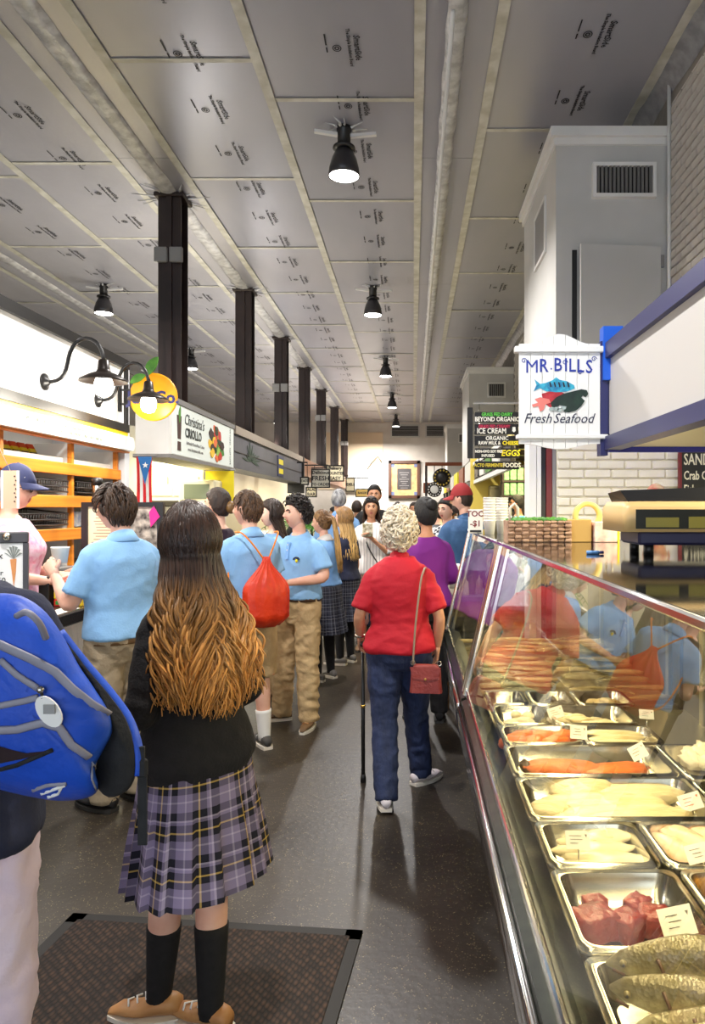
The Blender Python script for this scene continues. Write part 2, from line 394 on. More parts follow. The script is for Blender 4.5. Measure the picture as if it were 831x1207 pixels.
tag(MB().tube([(.28, 5, CEIL-.11), (.28, 12, CEIL-.11), (.29, 20, CEIL-.11), (.28, 29, CEIL-.11)], .018, 8).build('ceiling_pipe', M_white), 'slim white pipe running along the ceiling over the aisle', 'pipe')
# entrance mat
mm = bpy.data.materials.new('ribbed_brown_mat'); mm.use_nodes = True; nt = mm.node_tree; b = nt.nodes['Principled BSDF']; b.inputs['Roughness'].default_value = .9
tc = nt.nodes.new('ShaderNodeTexCoord'); wv = nt.nodes.new('ShaderNodeTexVoronoi'); wv.inputs['Scale'].default_value = 62; wv.inputs['Randomness'].default_value = .25
mp = nt.nodes.new('ShaderNodeMapping'); mp.inputs['Scale'].default_value = (1, .55, 1); mp.inputs['Rotation'].default_value = (0, 0, .4)
cr = nt.nodes.new('ShaderNodeValToRGB'); cr.color_ramp.elements[0].color = lin((80, 57, 42)); cr.color_ramp.elements[1].color = lin((26, 18, 14)); cr.color_ramp.elements[0].position = .2; cr.color_ramp.elements[1].position = .6
bp = nt.nodes.new('ShaderNodeBump'); bp.inputs['Strength'].default_value = .8; bp.inputs['Distance'].default_value = .006; bp.invert = True
nt.links.new(tc.outputs['Object'], mp.inputs[0]); nt.links.new(mp.outputs[0], wv.inputs['Vector']); nt.links.new(wv.outputs['Distance'], cr.inputs[0]); nt.links.new(cr.outputs[0], b.inputs['Base Color'])
nt.links.new(wv.outputs['Distance'], bp.inputs['Height']); nt.links.new(bp.outputs[0], b.inputs['Normal'])
mt = thing('floor_mat', 'brown ribbed entrance mat with black rim under the plaid skirt', 'mat', (-.83, 1.97, 0), -.10)
MB().box((0, 0, .006), (1.06, 1.42, .012), 0, bevel=.004).build('mat_pile', mm, mt)
mb = MB(); mb.bb(-.57, -.51, -.75, .75, 0, .009).bb(.51, .57, -.75, .75, 0, .009).bb(-.57, .57, .69, .75, 0, .009).bb(-.57, .57, -.75, -.69, 0, .009); mb.build('rim', mat('black_rubber', (26, 24, 23), .7), mt)
# ------------------------------------------------------------------ left side stalls
M_blue = mat('royal_blue_paint', (30, 96, 214), .4)
M_navy = mat('navy_paint', (44, 46, 98), .4)
M_counter = mat('black_counter_top', (28, 27, 28), .25, 0, (40, 38, 38), 20)
M_signw = mat('white_sign_face', (240, 240, 238), .4)
M_cream = mat('cream_paint', (232, 222, 190), .5)
M_yellow = mat('bright_yellow', (246, 226, 40), .5)
M_green = mat('leaf_green', (86, 150, 50), .5, 0, (60, 116, 36), 14)
M_red = mat('bright_red', (206, 38, 34), .5)
M_card = mat('white_card', (238, 236, 226), .6)
# juice stall: lit white header board
h = thing('header_board', 'long bright white header board with black frame above the wooden shelves', 'sign', (-2.6, 0, 0))
MB().bb(-.10, 0, 1.2, 6.40, 2.34, 2.84).build('panel', M_signw, h)
mb = MB(); mb.bb(-.14, .03, 1.2, 6.46, 2.84, 2.92).bb(-.14, .03, 1.2, 6.46, 2.27, 2.34).bb(-.12, .02, 6.40, 6.46, 2.34, 2.84); mb.build('frame', M_black, h)
MB().bb(-.14, .015, 1.2, 6.46, 2.235, 2.27).build('yellow_trim', mat('yellow_trim', (236, 200, 40), .45), h)
MB().bb(-.30, -.10, 1.2, 6.44, 2.27, 2.31).build('ledge', M_grey, h)
s = thing('strip_sign', 'long white strip sign with rounded ends and tiny lettering under the header board', 'sign', (-2.57, 0, 0))
prof = []
for k in range(20):
    a = 2*PI*k/20; prof.append((3.85+(.055*math.cos(a) if math.cos(a) < 0 else .055*math.cos(a)+2.55), 2.16+.062*math.sin(a)))
MB().prism(prof, .05, 0, Matrix.Rotation(PI/2, 4, 'Z')).build('board', mat('strip_sign_face', (212, 214, 208), .5), s)
MB().bb(-.06, -.0, 3.8, 6.46, 2.085, 2.099).build('lower_trim', M_wood, s)
for k, (yy, tt) in enumerate(((5.05, 'SMOOTHIES * FRESH SQUEEZED JUICES * SANDWICHES'), (5.45, 'SALADS AND WRAPS * DRIED FRUIT AND NUTS'))):
    text(tt, .034, s, mat('pale_print', (96, 104, 84), .6), T(.052, yy, 2.178-k*.04) @ FACE_AISLE_L)
# end post and low side wall of the juice stall
struct(MB().bb(-3.35, -2.62, 6.47, 6.58, 0, 2.9).build('wall_stall_end', mat('stall_grey_paint', (206, 208, 212), .5)))
struct(MB().bb(-3.38, -3.28, 1.2, 6.47, 0, 2.9).build('wall_stall_back', M_white))
# pine shelving
sh = thing('shelf_unit', 'orange pine display shelving with white bays behind the juice counter', 'shelf', (0, 0, 0))
YS = [2.6, 3.6, 4.6, 5.56, 6.40]
for y in YS:
    MB().bb(-2.69, -2.655, y-.018, y+.018, 1.13, 2.09).build('upright', M_wood, sh); MB().bb(-3.25, -2.69, y-.012, y+.012, 1.14, 2.09).build('divider', M_white, sh)
MB().bb(-3.27, -3.24, 2.6, 6.42, 1.13, 2.09).build('back_panel', M_white, sh)
for z in (1.84, 1.592, 1.343):
    MB().bb(-2.66, -2.63, 2.6, 6.42, z, z+.09, bevel=.004).build('shelf_lip', M_wood, sh)
    MB().box((-2.95, 4.51, z+.075), (.60, 3.82, .018), 0, rot=(0, .05, 0)).build('shelf_board', M_white, sh)
MB().bb(-3.24, -2.60, 2.6, 6.42, 1.10, 1.14).build('worktop', M_grey, sh)
dc = thing('drawer_cabinet', 'low grey drawer cabinet below the pine shelving', 'cabinet', (0, 0, 0))
M_cab = mat('putty_cabinet', (176, 172, 152), .5)
MB().bb(-3.24, -2.66, 2.6, 6.42, 0, 1.10).build('body', M_cab, dc)
for y0 in (2.65, 3.4, 4.15, 4.9, 5.65):
    for z0 in (.93, .74, .40, .06):
        d = MB().bb(-2.665, -2.64, y0, y0+.71, z0, z0+(.155 if z0 > .7 else .30), bevel=.012).build('drawer', M_cab, dc)
        MB().sphere((-2.625, y0+.355, z0+.08), .02, 10, 6).build('knob', M_black, d)
# wares on the shelves: wire baskets, snack bags, packs
M_wire = mat('dark_wire', (40, 36, 34), .45, .4)
def wire_basket(y, z, w_, lab, grp):
    root = thing('wire_basket', lab, 'basket', (-2.82, y, z+.02), 0, grp)
    mb = MB()
    for zz in (.012, .05, .095):
        mb.tube([(-.16, -w_/2, zz+.03), (.16, -w_/2, zz-.006), (.16, w_/2, zz-.006), (-.16, w_/2, zz+.03), (-.16, -w_/2, zz+.03)], .006, 5)
    n = int(w_/.035)
    for k in range(n+1):
        yy = -w_/2+w_*k/n
        mb.tube([(.16, yy, .09), (.16, yy, .008), (-.16, yy, .04), (-.16, yy, .125)], .004, 4)
    mb.build('wire_frame', M_wire, root)
    mb = MB()
    for k in range(14): mb.sphere((random.uniform(-.12, .1), random.uniform(-w_/2+.05, w_/2-.05), .045+random.uniform(0, .02)), (.05, .06, .03), 8, 6, rot=(0, 0, random.random()*3))
    o = mb.build('packets', mat('brown_packets', (120, 96, 70), .5, 0, (60, 52, 48), 12), root); o['kind'] = 'stuff'
for y, w_ in ((6.0, .7), (5.1, .78), (4.1, .8)):
    wire_basket(y, 1.685, w_, 'dark wire basket of packets on the middle pine shelf, %s' % ('next to the end post' if y > 5.5 else 'beside the navy cap' if y > 5 else 'behind the juice worker'), 'baskets on the middle shelf')
    if y < 5.5: wire_basket(y, 1.437, w_, 'dark wire basket of packets on the lowest pine shelf, %s' % ('beside the blue packets' if y > 5 else 'behind the juice worker'), 'baskets on the lowest shelf')
for k in range(4):
    b = thing('water_pack', 'pale blue packet standing on the lowest shelf bay by the end post', 'packet', (-2.84, 5.74+k*.15, 1.435), 0, 'pale blue packets')
    MB().box((0, 0, .062), (.16, .12, .125), 0, bevel=.012).build('pack', mat('pale_blue_pack', (150, 180, 216), .4, 0, (226, 232, 238), 20), b)
for k in range(6):
    y = 4.70+k*.115
    g = 'snack bags on the top shelf'
    b = thing('snack_bag', 'upright black and yellow snack bag on the top pine shelf', 'snack bag', (-2.80, y, 1.935), 0, g)
    cols = ((30, 28, 26), (232, 220, 60), (204, 60, 40))
    mb = MB(); R = Matrix.Rotation(-.5, 4, 'Y')
    for q, (z0, z1) in enumerate(((0, .06), (.06, .09), (.09, .13))):
        mb.box((0, 0, (z0+z1)/2), (.05, .085, z1-z0), q, M=R)
    mb.build('bag', [mat('snack_%d' % q, cols[q], .35) for q in range(3)], b)
for y0, y1, lb in ((4.62, 5.5, 'low white tray rail in front of the snack bags'), (5.6, 6.36, 'low white tray rail on the top pine shelf next to the end post'), (3.65, 4.55, 'low white tray rail on the top pine shelf above the juice worker')):
    t = tag(MB().bb(-2.76, -2.70, y0, y1, 1.93, 1.975, bevel=.005).build('white_tray', M_white), lb, 'tray', 'white trays on the top shelf')
# gooseneck lamps on the header board
def gooseneck(y, lab):
    root = thing('gooseneck_lamp', lab, 'lamp', (-2.60, y, 2.475), 0, 'gooseneck lamps')
    mb = MB(); mb.lathe([(.06, 0), (.06, .012), (.03, .02), (.02, .04)], 18, M=Matrix.Rotation(PI/2, 4, 'Y')); mb.build('wall_plate', M_black, root)
    pts = [(.02, 0, 0), (.09, 0, .005), (.145, 0, .05), (.165, 0, .13), (.18, 0, .21), (.225, 0, .285), (.295, 0, .315), (.365, 0, .29), (.41, 0, .22), (.42, 0, .14)]
    fine = []
    for i in range(len(pts)-1):
        for t in (0, .5): fine.append(Vector(pts[i]).lerp(Vector(pts[i+1]), t))
    fine.append(Vector(pts[-1])); fine = [fine[0]]+[(fine[i-1]+fine[i]*2+fine[i+1])/4 for i in range(1, len(fine)-1)]+[fine[-1]]
    MB().tube(fine, .0135, 10).build('arm', M_black, root)
    M = T(.42, 0, 0)
    MB().lathe([(.022, .16), (.035, .15), (.042, .09), (.05, .07), (.10, .05), (.16, .015), (.165, 0), (.155, .004), (.095, .036), (.04, .055)], 28, M=M, caps=False).build('shade', mat('bronze_black_shade', (46, 38, 34), .35, .3), root)
    MB().lathe([(.012, .05), (.05, .03), (.064, -.01), (.06, -.06), (.045, -.092), (.012, -.104)], 20, M=M).build('globe', mat('glowing_globe', (255, 248, 232), .4, emit=9), root)
    light('POINT', 'gooseneck_light', (-2.60+.42, y, 2.475-.16), 15, (1, .93, .8), .06)
gooseneck(5.02, 'black gooseneck barn lamp on the white header board away from the orange sign'); gooseneck(5.87, 'black gooseneck barn lamp overlapping the round orange sign')
# hanging orange disc sign
js = thing('orange_sign', 'round orange shaped sign with green leaves lettered Juice Co.', 'sign', (-2.295, 6.3, 2.57))
MB().lathe([(.2, -.015), (.212, -.008), (.212, .008), (.2, .015)], 40, M=Matrix.Rotation(PI/2, 4, 'X')).build('disc', mat('orange_sign_face', (250, 150, 20), .4, 0, (250, 182, 24), 2.2), js)
def leaf(cx, cz, l, wd, ang):
    pts = []
    for k in range(13): t = k/12; pts.append((t*l-l/2, wd*math.sin(PI*t)**.8))
    for k in range(11, 0, -1): t = k/12; pts.append((t*l-l/2, -wd*.55*math.sin(PI*t)**.8))
    c, s_ = math.cos(ang), math.sin(ang)
    return [(cx+x*c-z*s_, cz+x*s_+z*c) for x, z in pts]
for args in ((-.005, .265, .2, .055, 1.05), (-.13, .155, .16, .045, .5)):
    MB().prism(leaf(*args), .02, 0, T(0, -.005, 0)).build('leaf', M_green, js)
MB().tube([(-.03, -.01, .14), (-.055, -.01, .2), (-.10, -.01, .235)], .012, 6).build('stem', M_black, js)
text('Juice', .15, js, M_navy, T(-.085, -.018, -.01) @ FACE_CAM, bold=.005); text('Co.', .15, js, M_navy, T(.12, -.018, -.01) @ FACE_CAM, bold=.005)
mb = MB(); mb.bb(-.31, -.20, -.01, .01, .055, .07).bb(-.31, -.20, -.01, .01, -.07, -.055).bb(-.315, -.29, -.03, .03, -.13, .14); mb.build('bracket', M_black, js)
# serving counter
ct = thing('juice_counter', 'juice counter with thick black top and white boarded front', 'counter', (0, 0, 0))
MB().bb(-2.23, -1.92, 1.4, 4.55, .925, 1.0, bevel=.008).build('countertop', M_counter, ct)
MB().bb(-2.20, -2.0, 1.4, 4.5, 0, .925).build('carcass', M_white, ct)
y = 1.4
while y < 4.45:
    MB().bb(-2.0, -1.975, y+.004, y+.076, .06, .92, bevel=.008).build('board', M_white, ct); y += .08
MB().bb(-2.0, -1.96, 4.46, 4.5, 0, .92).build('corner_post', M_white, ct)
# carrot menu light box on the counter
rb = thing('menu_screen', 'grey framed white menu screen showing a carrot, standing on the juice counter', 'screen', (-2.05, 3.80, 1.0), math.radians(24))
FW = .42
mb = MB(); mb.bb(-FW, 0, -.03, .03, .40, .46, bevel=.006).bb(-FW, 0, -.03, .03, .115, .145).bb(-.025, 0, -.03, .03, .145, .40).bb(-FW, -FW+.025, -.03, .03, .145, .40); mb.build('frame', mat('dark_grey_frame', (70, 68, 72), .4), rb)
MB().bb(-FW+.025, -.025, -.02, .02, .145, .40).build('white_face', M_signw, rb)
MB().bb(-FW, 0, -.05, .05, 0, .10, bevel=.006).build('base', M_steel, rb)
MB().bb(-.3, -.1, -.02, .02, .10, .12).build('foot', M_grey, rb)
MB().lathe([(.02, -.04), (.024, -.01), (.016, .02), (.006, .03)], 14, M=T(-.10, -.035, .435) @ Matrix.Rotation(PI/2, 4, 'X')).build('knob', M_steel, rb)
MB().prism([(-.085, .315), (-.055, .318), (-.058, .25), (-.068, .165), (-.076, .24)], .003, 0, T(0, -.02, 0)).build('carrot_picture', mat('print_carrot', (222, 150, 90), .6), rb)
mb = MB()
for k in range(7):
    a = .45+k*.37; mb.prism([(-.07, .318), (-.07+math.cos(a)*.04+.006, .318+math.sin(a)*.065), (-.07+math.cos(a)*.04-.006, .318+math.sin(a)*.065+.004)], .003, 0, T(0, -.02, 0))
mb.build('carrot_top_picture', mat('print_leaf_grey', (140, 146, 140), .6), rb)
text('x', .05, rb, M_ink, T(-.29, -.0215, .335) @ FACE_CAM); text('x', .05, rb, M_ink, T(-.13, -.0215, .335) @ FACE_CAM); text('orange, ginger', .04, rb, M_ink, T(-.23, -.0215, .245) @ FACE_CAM); text('3.50', .042, rb, M_ink, T(-.14, -.0215, .205) @ FACE_CAM)
# small goods on the counter
for k in range(2):
    for q in range(3):
        b = thing('candy_box', 'small red and yellow candy box stacked on the juice counter', 'box', (-2.10+k*.085, 4.30, 1.0+q*.045), 0, 'candy boxes on the juice counter')
        mb = MB(); mb.box((0, 0, .022), (.078, .12, .043), 0, bevel=.003); mb.box((0, -.0605, .022), (.055, .002, .022), 1)
        mb.build('carton', [mat('candy_%d' % ((k+q) % 3), ((216, 50, 40), (242, 204, 40), (232, 80, 40))[(k+q) % 3], .4), mat('candy_label_%d' % (q % 2), ((60, 150, 70), (240, 230, 220))[q % 2], .4)], b)
b = thing('card_box', 'tall black box beside the candy boxes', 'box', (-2.185, 4.27, 1.0)); MB().box((0, 0, .09), (.06, .12, .18), 0, bevel=.004).build('case', M_black, b)
b = thing('price_strip', 'white printed paper strip lying along the juice counter edge', 'paper', (-2.0, 3.92, 1.0)); MB().bb(-.05, .05, -.35, .25, 0, .002).build('sheet', M_card, b)
for k in range(7): text('~ ~ ~ ~', .05, b, M_ink, T(0, -.28+k*.08, .0025) @ Matrix.Rotation(0, 4, 'Z'), 'print', .0003)
# free standing black menu frame at the end of the counter
mf = thing('menu_board', 'black framed menu board with cream sheet behind the boy in glasses', 'menu board', (-1.93, 4.72, 0))
mb = MB(); mb.bb(-.26, .28, -.02, .02, 1.595, 1.625).bb(-.26, .28, -.02, .02, 1.0, 1.03).bb(-.26, -.22, -.02, .02, 1.03, 1.595).bb(.24, .28, -.02, .02, 1.03, 1.595).bb(.0, .03, -.018, .018, 1.03, 1.595); mb.build('frame', M_black, mf)
MB().bb(-.22, .0, -.006, .006, 1.25, 1.595).build('menu_sheet', mat('cream_paper', (242, 226, 190), .6), mf)
MB().bb(.03, .24, -.006, .006, 1.03, 1.595).build('dark_insert', mat('photo_print', (60, 54, 50), .6, 0, (216, 206, 190), 18), mf)
mb = MB()
for k in range(14): mb.box((-.12+random.uniform(-.01, .01), -.0075, 1.56-k*.02), (.13+random.uniform(-.05, .02), .001, .004))
o = mb.build('fine_print', mat('brown_print', (150, 120, 90), .6), mf)
MB().prism([(.2, 1.46), (.26, 1.53), (.22, 1.60), (.19, 1.56)], .004, 0, T(0, -.02, 0)).build('pink_flag', mat('magenta_paper', (236, 40, 150), .5), mf)
for x in (-.2, .22): MB().bb(x-.02, x+.02, -.02, .02, 0, 1.0).build('leg', M_black, mf)
MB().bb(-.3, .3, -.18, .18, .0, .03).build('base', M_black, mf)
b = thing('steel_canister', 'slim shiny steel canister standing behind the black menu frame', 'canister', (-2.395, 5.4, 0))
MB().lathe([(.035, 0), (.035, 1.76), (.02, 1.78)], 16).build('body', M_steel, b); MB().lathe([(.04, 1.76), (.04, 1.81), (.01, 1.82)], 16).build('lid', M_black, b)
# flag hanging in the next stall
fl = thing('hanging_flag', 'hanging red and white striped flag with blue triangle and white star', 'flag', (-2.83, 7.50, 1.64))
FWd, FH = .165, .49
for k in range(5):
    mb = MB(); rings = []
    for j in range(9):
        z = FH*(j/8); rings.append([(-FWd/2+FWd*(k+i/3)/5, .012*math.sin(7*z+3*(k+i/3)/5)-.0, z) for i in range(4)])
    mb.loft(rings, 0, False, True, False); mb.build('stripe', mat('flag_red', (214, 30, 40), .7) if k % 2 == 0 else mat('flag_white', (240, 240, 240), .7), fl)
mb = MB(); mb.prism([(-FWd/2+.02, FH), (FWd/2, FH), (FWd/2, FH-.03), (.012, .20)], .004, 0, T(0, -.012, 0)); mb.build('triangle', mat('flag_blue', (40, 110, 180), .7), fl)
st = []
for k in range(10): a = PI/2+k*PI/5; r = .034 if k % 2 == 0 else .014; st.append((.018+math.cos(a)*r, .40+math.sin(a)*r))
MB().prism(st, .003, 0, T(0, -.017, 0)).build('star', mat('flag_white', (240, 240, 240), .7), fl)
MB().tube([(-.12, 0, FH+.012), (.12, 0, FH+.012)], .008, 6).build('rod', M_grey, fl)
for x in (-.1, .1): MB().tube([(x, 0, FH+.01), (x, .11, FH+.03)], .004, 5).build('hook', M_grey, fl)
# criollo stall: white box header
cb = thing('header_box', 'white boxed header printed with a salad bowl picture and drink above the flag', 'sign', (0, 0, 0))
MB().bb(-2.97, -2.61, 7.62, 10.36, 2.17, 2.74).build('body', M_white, cb)
MB().bb(-2.99, -2.59, 7.6, 10.36, 2.13, 2.17).build('lower_edge', M_grey, cb); MB().bb(-2.99, -2.59, 7.6, 10.36, 2.74, 2.80).build('upper_edge', M_grey, cb)
MB().bb(-2.61, -2.602, 7.7, 10.32, 2.18, 2.735).build('printed_face', mat('printed_banner', (232, 240, 234), .45), cb)
xs = -2.601; RZ = Matrix.Rotation(PI/2, 4, 'Z')
MB().prism([(-.05, -.12), (.05, -.12), (.075, .14), (-.075, .14)], .004, 0, T(xs, 7.92, 2.48) @ RZ).build('drink_picture', mat('print_brown', (70, 44, 38), .6), cb)
MB().prism([(-.06, -.25), (.06, -.25), (.05, -.15), (-.05, -.15)], .004, 0, T(xs, 7.92, 2.48) @ RZ).build('drink_base_picture', mat('print_brown', (70, 44, 38), .6), cb)
MB().prism(leaf(.02, .15, .2, .04, 1.4), .006, 0, T(xs, 7.92, 2.48) @ RZ).build('straw_picture', M_green, cb)
text("Christina's", .18, cb, mat('print_dark', (40, 44, 40), .6), T(xs+.003, 8.48, 2.60) @ FACE_AISLE_L, shear=.25)
text('CRIOLLO', .15, cb, mat('print_dark', (40, 44, 40), .6), T(xs+.003, 8.44, 2.45) @ FACE_AISLE_L, bold=.004)
text('Authentic Puerto Rican Cuisine', .055, cb, M_grey, T(xs+.003, 8.52, 2.34) @ FACE_AISLE_L); text('www.christinascriollo.com', .055, cb, M_grey, T(xs+.003, 8.52, 2.27) @ FACE_AISLE_L)
random.seed(3)
pal = [(196, 52, 40), (236, 190, 50), (70, 130, 50), (40, 60, 34), (228, 110, 60), (60, 40, 36), (150, 190, 80)]
for k in range(30):
    a = random.uniform(0, 2*PI); r = math.sqrt(random.random())
    pts = [(math.cos(2*PI*q/8)*random.uniform(.05, .12), math.sin(2*PI*q/8)*random.uniform(.04, .08)) for q in range(8)]
    MB().prism(pts, .003+k*.0003, 0, T(xs, 9.45+math.cos(a)*r*.36, 2.45+math.sin(a)*r*.2) @ RZ).build('salad_picture', mat('print_food_%d' % (k % 7), pal[k % 7], .6), cb)
text('MON-SAT', .06, cb, M_ink, T(xs+.003, 10.12, 2.62) @ FACE_AISLE_L @ RZ); text('9AM-6PM', .06, cb, M_ink, T(xs+.003, 10.12, 2.33) @ FACE_AISLE_L @ RZ)
# stall behind: counter, equipment, yellow banner
st_ = thing('food_counter', 'pale food stall counter below the salad banner', 'counter', (0, 0, 0))
MB().bb(-3.2, -2.7, 7.0, 10.0, 0, 1.02).build('carcass', M_greyw, st_); MB().bb(-3.25, -2.65, 6.95, 10.05, 1.02, 1.08).build('countertop', M_counter, st_)
struct(MB().bb(-4.7, -4.6, 6.6, 28, 0, 2.9).build('wall_stall_rear', M_cream)); struct(MB().bb(-4.6, -3.0, 11.3, 11.4, 0, 2.9).build('wall_stall_divider', M_white))
mb = MB(); mb.box((0, 0, .18), (.5, .38, .36), 0, bevel=.02); o = thing('warming_cabinet', 'cream metal warming cabinet on the food stall counter', 'appliance', (-2.95, 9.9, 1.62))
mb.build('body', M_cream, o); MB().box((.0, -.19, .2), (.34, .02, .2), 0).build('window', mat('smoked_glass', (120, 128, 110), .15), o); MB().bb(-.22, .22, -.16, .16, -.54, 0).build('plinth', M_steel, o)
o = thing('wall_cupboard', 'white wall cupboard inside the yellow lit food stall', 'cupboard', (-3.5, 10.6, 1.75)); MB().box((0, 0, .25), (.9, .4, .5), 0, bevel=.01).build('body', M_white, o)
for x in (-.225, .225): d = MB().box((x, -.205, .25), (.43, .02, .46), 0, bevel=.005).build('door', M_cream, o); MB().box((x+.15, -.22, .25), (.015, .02, .1)).build('handle', M_grey, d)
MB().bb(-.42, .42, -.19, .2, -1.75, 0).build('tall_base', M_white, o)
o = thing('griddle_hood', 'dark steel hood inside the food stall', 'hood', (-3.5, 10.25, 1.62)); MB().box((0, 0, .04), (.95, .3, .09), 0, bevel=.01).build('canopy', mat('dark_steel', (70, 66, 60), .35, .6), o); MB().bb(-.4, .4, -.1, .1, -1.62, 0).build('back_plate', M_steel, o)
o = thing('yellow_banner', 'bright yellow banner hanging inside the food stall', 'banner', (-2.74, 10.1, 1.74)); MB().box((0, 0, .12), (.40, .02, .52), 0).build('cloth', M_yellow, o); MB().tube([(-.22, 0, .39), (.22, 0, .39)], .012, 6).build('rod', M_grey, o)
# grey stall with palm leaf
gb = thing('grey_header', 'long dark grey header board with a painted palm frond', 'sign', (0, 0, 0))
MB().bb(-2.97, -2.61, 10.4, 16.7, 2.18, 2.68).build('body', mat('slate_grey', (92, 92, 98), .45, 0, (82, 82, 88), 2), gb); MB().bb(-2.99, -2.58, 10.38, 16.75, 2.68, 2.80).build('cornice', mat('taupe_trim', (150, 138, 124), .5), gb)
MB().bb(-2.61, -2.60, 10.4, 16.7, 2.42, 2.432).build('seam', M_dbrown, gb)
for k in range(11):
    a = -.9+k*.32; l = .24+.08*math.sin(k*1.3)
    MB().prism(leaf(math.cos(a+.75)*l*.55, math.sin(a+.75)*l*.55-.1, l, .022, a+.75), .004, 0, T(-2.607, 11.5, 2.44) @ RZ @ Matrix.Diagonal((2.2, 1, 1, 1))).build('painted_frond', mat('dull_green', (58, 74, 58), .6), gb)
MB().bb(-2.61, -2.595, 13.7, 14.3, 2.22, 2.62).build('navy_sign', mat('navy_panel', (40, 46, 90), .5), gb)
for z in (2.45, 2.27): MB().bb(-2.597, -2.591, 13.78, 14.22, z, z+.1).build('yellow_patch', M_yellow, gb)
MB().bb(-2.95, -2.56, 16.7, 16.82, 1.95, 2.80).build('end_post', M_black, gb)
st2 = thing('grey_stall_counter', 'stall counter below the grey palm header', 'counter', (0, 0, 0)); MB().bb(-3.3, -2.9, 11.6, 16.6, 0, 1.05).build('carcass', M_dbrown, st2); MB().bb(-3.35, -2.86, 11.6, 16.6, 1.05, 1.1).build('countertop', M_steel, st2)
# added uplight troughs on the stall roofs, put in to brighten the ceiling
for k, y in enumerate((9.0, 12.6, 15.6, 19.5, 23.2)):
    o = thing('added_uplight_trough', 'slim white uplight trough added on the stall roofs to brighten the ceiling', 'lamp', (-2.90 if k < 3 else -3.0, y, 2.80), 0, 'added uplight troughs')
    MB().bb(-.05, .05, -.9, .9, 0, .03).build('tray', M_white, o); MB().tube([(0, -.85, .045), (0, .85, .045)], .014, 8).build('tube_lamp', mat('glowing_white_tube', (255, 250, 240), .4, emit=8), o)
    light('AREA', 'uplight', (o.location.x, y, 2.88), 42, (1, .97, .94), .08, 1.7, (PI, 0, 0))
# potted palm
def palm(loc, lab):
    root = thing('potted_palm', lab, 'plant', loc)
    MB().lathe([(.12, 0), (.16, .28), (.17, .30), (.14, .30), (.14, .26)], 18).build('pot', mat('terracotta', (150, 84, 58), .7), root)
    MB().tube([(0, 0, .24), (.02, 0, .8), (0, .02, 1.25)], [.04, .03, .025], 8).build('stem', M_dbrown, root)
    for k in range(12):
        a = k*2.4; L = random.uniform(.55, .85); el = random.uniform(.5, 1.1); pts = []
        for j in range(7): t = j/6; pts.append(Vector((math.cos(a)*L*t*math.cos(el*(1-t*.6)), math.sin(a)*L*t*math.cos(el*(1-t*.6)), 1.22+L*(t*math.sin(el)-.75*t*t))))
        mb = MB(); mb.tube(pts, .006, 4)
        for j in range(1, 7):
            for s in (-1, 1):
                d = (pts[j]-pts[j-1]).normalized(); q = d.cross(Vector((0, 0, 1))).normalized()*s
                for u in (0, .5):
                    p = pts[j-1].lerp(pts[j], u); e = p+q*.17+d*.10-Vector((0, 0, .05)); mb.add([p-d*.012, p+d*.012, e], [(0, 1, 2)])
        mb.build('frond', M_green, root)
palm((-1.98, 12.3, 0), 'green potted palm below the grey palm header'); palm((-2.0, 14.0, 0), 'second green potted palm closer to the small white stall signs')
# hanging stall signs further on
def hsign(px, py, wpx, hpx, Y, lines, lab, col=M_card, ink=M_ink):
    p = W(px, py, Y); wd, ht = wpx/F*Y, hpx/F*Y
    root = thing('hanging_sign', lab, 'sign', tuple(p))
    MB().box((0, 0, 0), (wd, .03, ht), 0, bevel=.005).build('board', col, root)
    mb = MB(); e = .03
    mb.box((0, 0, ht/2), (wd+e, .045, e)).box((0, 0, -ht/2), (wd+e, .045, e)).box((wd/2, 0, 0), (e, .045, ht)).box((-wd/2, 0, 0), (e, .045, ht)); mb.build('rim', M_black, root)
    for s in (-1, 1): MB().tube([(s*wd*.35, 0, ht/2), (s*wd*.35, 0, 2.62-p.z)], .008, 5).build('hanger', M_black, root)
    MB().bb(-2.62-p.x, wd*.4, -.015, .015, 2.61-p.z, 2.64-p.z).build('arm', M_black, root)
    for i, (t, sz) in enumerate(lines): text(t, sz, root, ink, T(0, -.018, ht/2-ht*(i+.5)/len(lines)) @ FACE_CAM, bold=.003)
hsign(378, 564, 21, 21, 17.0, [('Delicious', .11), ('FRESH', .15), ('TO ORDER', .09)], 'white hanging stall sign with three lines of black lettering')
hsign(395, 558, 20, 18, 18.2, [('Bakery', .12), ('COUNTER', .1), ('EASY', .13)], 'cream hanging stall sign just behind the white one', M_cream)
hsign(359, 567, 9, 8, 16.0, [('EXIT', .08)], 'tiny white hanging sign by the black end post')
hsign(367, 580, 12, 11, 19.0, [('SALAD', .1), ('BAR', .12)], 'small pale hanging sign lowest of the cluster', M_cream)
hsign(413, 571, 10, 16, 22.5, [('DELI', .12)], 'boxed cream stall sign further down the row', M_cream)
hsign(428, 581, 17, 9, 24.0, [('BAKERY', .1)], 'yellowish oval stall sign near the end wall', mat('mustard', (190, 160, 90), .5))
struct(MB().bb(-3.1, -2.6, 16.84, 29.0, 2.38, 2.80).build('trim_1', mat('copper_fascia', (140, 92, 60), .5)))
o = thing('far_stall_counter', 'long cream stall counter far down the row', 'counter', (0, 0, 0)); MB().bb(-3.2, -2.6, 19, 27.4, 0, 1.05).build('carcass', M_cream, o); MB().bb(-3.25, -2.55, 19, 27.4, 1.05, 1.1).build('countertop', M_steel, o)
o = thing('white_screen', 'white poster panel on the beige end wall', 'poster', (-2.1, YF-.12, 2.4)); MB().box((0, 0, .35), (1.3, .06, .9), 0).build('sheet', M_signw, o)
